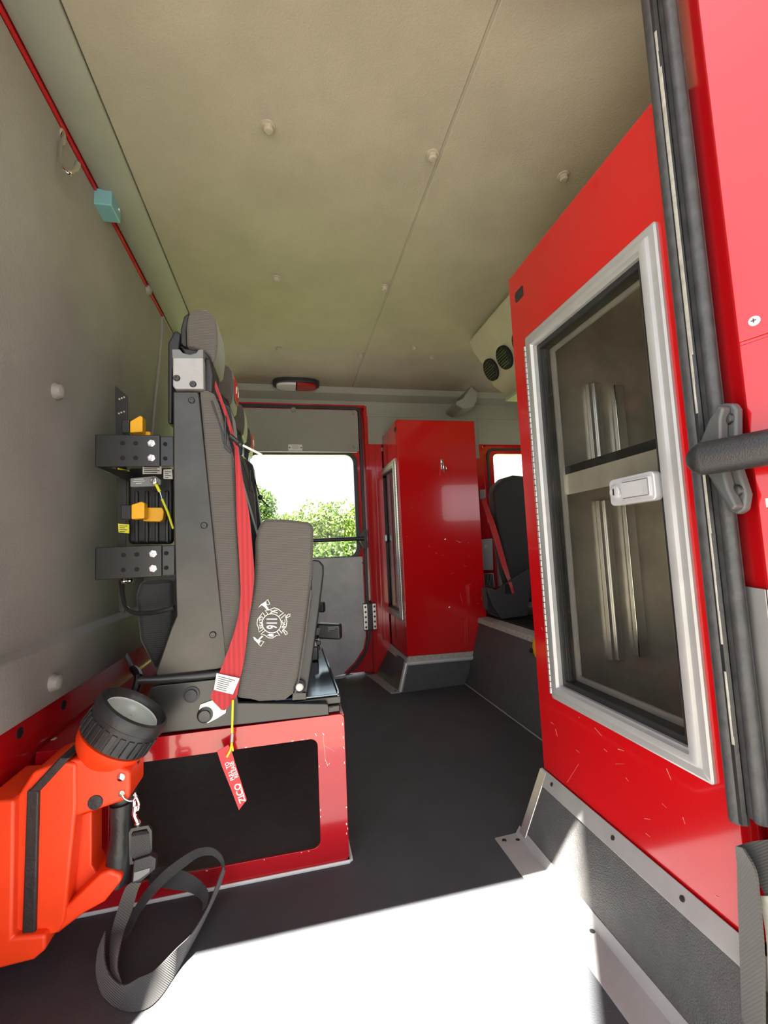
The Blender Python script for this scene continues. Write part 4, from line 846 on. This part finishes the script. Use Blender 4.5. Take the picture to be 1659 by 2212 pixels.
# ================================================================== NEAR DOOR (open), seal, grab bar, check strap
H0 = Vector((.640, .477, 0)); U_ = Vector((.342, -.940, 0)); N_ = Vector((-.940, -.342, 0))
def D(t, n, z): return H0 + U_ * t + N_ * n + Vector((0, 0, z))
def dbox(mb, t0, t1, n0, n1, z0, z1):
    return mb.prism([D(t0, n0, z0), D(t1, n0, z0), D(t1, n1, z0), D(t0, n1, z0)], (0, 0, z1 - z0))
nd = bpy.data.objects.new('door_2', None); C.objects.link(nd); nd.location = H0; ORG['door_2'] = H0.copy(); struct(nd, 'open near rear door')
q = MB(); q.prism([(.664, .527, .05), (.640, .477, .05), (.655, .440, .05), (.69, .44, .05), (.69, .53, .05)], (0, 0, 1.67)); q.build('edge_strip', 'red', nd, bevel=.002)
q = MB(); zw = 1.02
dbox(q, .0, .086, -.05, .002, zw + .002, 1.72); dbox(q, .086, .95, -.05, .002, 1.55, 1.72); dbox(q, .87, .95, -.05, .002, zw, 1.6)
q.build('window_surround', 'red', nd, bevel=.002)
q = MB(); dbox(q, .0, .95, -.05, .002, .05, zw - .002); q.build('door_skin', 'red', nd, bevel=.002)
q = MB(); dbox(q, .086, .096, -.02, .0035, zw, 1.6); dbox(q, .101, .118, -.02, .004, zw, 1.6); dbox(q, .094, .9, -.02, .004, zw, zw + .012); q.build('window_rubber', 'black_rubber', nd, bevel=.002)
q = MB(); dbox(q, .096, .101, -.02, .0045, zw, 1.6); q.build('window_edge', 'alu', nd)
q = MB(); dbox(q, .115, .88, -.018, -.014, zw, 1.56); q.build('glass_pane', 'glass', nd)
q = MB(); dbox(q, .0, .93, .002, .006, .12, .672); q.prism([(.661, .527, .12), (.637, .477, .12), (.6355, .478, .12), (.6595, .528, .12)], (0, 0, .552)); kp = q.build('kick_plate', 'alu_plate', nd, bevel=.001, label='scratched aluminium kick plate')
p = D(.006, .006, .648); MB().lathe(p, N_, [(0, .0055), (.003, .005), (.0035, .001)], 14).build('plate_screw', 'chrome', kp)
p = D(.021, .002, 1.045); sc = MB().lathe(p, N_, [(0, .007), (.002, .0065), (.003, .004), (.0032, .001)], 16).build('door_screw', 'white', nd, label='white cross head screw')
MB().obox(p + N_ * .0034, U_ * .003, Vector((0, 0, .0007)), N_ * .0003).obox(p + N_ * .0034, U_ * .0007, Vector((0, 0, .003)), N_ * .0003).build('cross_slot', 'ink', sc)
q = MB()
for (z_, t_, a_, b_) in ((.79, .012, .004, .006), (.785, .018, .003, .003), (.755, .022, .002, .006), (.77, .015, .003, .0015)): q.obox(D(t_, .0022, z_), U_ * a_ * .6, Vector((0, 0, b_)), N_ * .0002)
q.build('paint_chip', 'white_print', nd, label='pale paint chips')
# seal
ds = thing('door_seal', (.62, .53, .33), 'worn black rubber bulb seal along the near door opening', 'rubber seal')
q = MB()
def vprof(pts, z0, z1): q.prism([(a, b, z0) for a, b in pts], (0, 0, z1 - z0))
def arc(cx, cy, r, n=14): return [(cx + r * math.cos(2 * math.pi * k / n), cy + r * math.sin(2 * math.pi * k / n)) for k in range(n)]
vprof(arc(.628, .545, .0125), .335, 1.76); q.build('bulb', 'seal_rubber', ds)
q = MB(); vprof([(.620, .545), (.617, .531), (.622, .528), (.626, .533)], .338, 1.76); q.build('seal_lip', 'black_rubber', ds)
q = MB(); vprof(arc(.630, .513, .0095), .35, 1.76); vprof([(.626, .53), (.623, .512), (.64, .507), (.65, .53)], .35, 1.76); q.build('seal_base', 'seal_rubber', ds)
q = MB(); rn = random.Random(2); z_ = .40
while z_ < 1.58:
    h_ = rn.uniform(.01, .05) if not (1.0 < z_ < 1.5) else .07
    if rn.random() < .8 or 1.0 < z_ < 1.5:
        w1 = rn.uniform(.0012, .003) if not (1.0 < z_ < 1.5) else .005
        q.prism([(.6168, .532 - w1, z_), (.6160, .532, z_), (.6165, .5335, z_)], (0, 0, h_))
    z_ += h_
q.build('worn_edge', 'worn', ds, label='pale worn lip of the seal')
# grab bar
gb = thing('grab_bar', (.6, .48, .87), 'thick black grab bar in the foreground on the open near door', 'grab bar')
B0 = hit(1524, 990, 0, .578); 
MB().tube([B0, B0 + U_ * .02, B0 + U_ * .85], .0235, 24).sph(B0, .0235, .0235, .0235, 20, 12).build('bar', 'black_plastic', gb)
gm = MB(); zz = .867
gm.prism(HX(.612, (1532, 905), (1548, 875), (1562, 871), (1582, 871), (1590, 884), (1590, 1000), (1600, 1030), (1612, 1068), (1607, 1102), (1592, 1112), (1574, 1105), (1548, 1060), (1520, 1015)), (.014, 0, 0))
gm.prism(HX(.596, (1508, 960), (1530, 905), (1548, 876), (1562, 880), (1556, 905), (1556, 960)), (.016, 0, 0))
gm.prism(HX(.596, (1515, 1005), (1545, 1012), (1562, 1015), (1572, 1055), (1590, 1095), (1578, 1104), (1552, 1062)), (.016, 0, 0))
gm.build('bar_mount', 'mount_grey', gb, bevel=.004, seg=3, label='cast dark grey bar mount')
for sg in (1, -1): MB().lathe(hit(1573, 905, 0, .612) if sg > 0 else hit(1592, 1060, 0, .612), (-1, 0, 0), [(0, .009), (.004, .008), (.006, .004)], 14).build('mount_bolt', 'black_metal', gb)
# check strap
ck = thing('check_strap', (.6, .5, .15), 'frayed dark webbing strap at the lower edge of the open door', 'strap')
L_ = HX(.60, (1590, 1828), (1594, 1870), (1596, 1950), (1600, 2060), (1606, 2240), (1612, 2350)); R_ = HX(.585, (1632, 1880), (1640, 1940), (1650, 2060), (1652, 2240), (1655, 2350)); R_.insert(0, hit(1606, 1832, 0, .59))
MB().band(L_, R_, .003, div=5).build('strap_face', 'webbing_grey', ck)
MB().band(HX(.602, (1591, 1828), (1625, 1818), (1670, 1812), (1720, 1805)), [hit(1606, 1850, 0, .60), hit(1632, 1890, 0, .60), hit(1670, 1960, 0, .60), hit(1720, 2000, 0, .60)], .003, div=5).build('strap_fold', 'belt_black', ck)
MB().band([hit(1640, 1935, 0, .598), hit(1655, 2010, 0, .597), hit(1660, 2100, 0, .595), hit(1662, 2250, 0, .595)], [hit(1720, 1935, 0, .598), hit(1720, 2010, 0, .6), hit(1720, 2100, 0, .6), hit(1720, 2250, 0, .6)], .003, div=5).build('strap_lining', 'worn', ck)

# ================================================================== OUTSIDE
struct(MB().box(-40, 60, -40, 5.5, -1.22, -1.2).build('ground', 'concrete'), 'pale paved ground outside the truck')
struct(MB().box(-60, 80, 5.5, 120, -1.22, -1.19).build('lawn', 'grass'), 'lawn beyond the far door')
cn = MB(); z_ = 3.7  # unseen slab added behind the camera to cast the sun patch's right edge
cn.prism([(-2.105, -3.2, z_), (.225, .33, z_), (2.4, .33, z_), (2.4, -3.2, z_)], (0, 0, .06))
struct(cn.build('added_shade_slab', 'bark'), 'added unseen slab that shades the right side of the sun patch')
def tree(x, y_, h, r, label, group, pale, seed):
    rnd = random.Random(seed); t = thing('tree', (x, y_, -1.2), label, 'tree', group)
    MB().tube([(x, y_, -1.2), (x + .1, y_, -1.2 + h * .4), (x - .1, y_ + .1, -1.2 + h * .75)], [.22, .16, .07], 8).build('trunk', 'bark', t)
    mb = MB(); cl = [(Vector((x + rnd.uniform(-r, r) * .75, y_ + rnd.uniform(-r, r) * .6, -1.2 + h * (.12 + .72 * rnd.random()))), r * rnd.uniform(.28, .5)) for _ in range(26)]
    cl.append((Vector((x, y_, -1.2 + h * .84)), r * .4))
    for c_, rad in cl:
        for _ in range(300):
            d = Vector((rnd.gauss(0, 1), rnd.gauss(0, 1), rnd.gauss(0, 1))).normalized(); p = c_ + d * rad * rnd.uniform(.75, 1.08)
            a = Vector((rnd.gauss(0, 1), rnd.gauss(0, 1), rnd.gauss(0, 1))).normalized(); b = a.cross((d + Vector((rnd.gauss(0, .5), rnd.gauss(0, .5), rnd.gauss(0, .5)))).normalized()).normalized(); a = a * rnd.uniform(.07, .13); b = b * .07
            n0 = len(mb.v); mb.v += [p - a, p - b, p + a, p + b]; mb.f.append((n0, n0 + 1, n0 + 2, n0 + 3))
    me = bpy.data.meshes.new('crown'); me.from_pydata([tuple(v - ORG[t.name]) for v in mb.v], [], mb.f); me.materials.append(M['leaf_pale' if pale else 'leaf'])
    o = bpy.data.objects.new('crown', me); C.objects.link(o); o.parent = t
tree(-2.2, 27, 6.6, 2.0, 'taller bushy green tree at the left of the far window', None, False, 1)
tree(1.6, 26, 5.0, 2.3, 'rounded yellow green tree at the right of the far window', None, True, 2)
for x, y_, h, r_, lb, pl_ in ((4.9, 30, 5.0, 2.0, 'green tree at the far right of the row beyond the far door', False), (-6.9, 28, 5.0, 2.1, 'green tree hidden behind the folding seats, leftmost of the row', True),
                     (9.6, 28, 5.6, 2.3, 'green tree beyond the front of the cab, past the rest of the row', True), (.1, 33, 4.9, 2.0, 'green tree standing behind the gap between the taller tree and the rounded tree', False),
                     (-.8, 22, 2.5, 1.3, 'low green bush below the taller tree', True), (2.6, 21.5, 2.4, 1.3, 'low green bush below the rounded tree', False)):
    tree(x, y_, h, r_, lb, 'trees and bushes beyond the far door', pl_, int(abs(x * 10)) + 3)
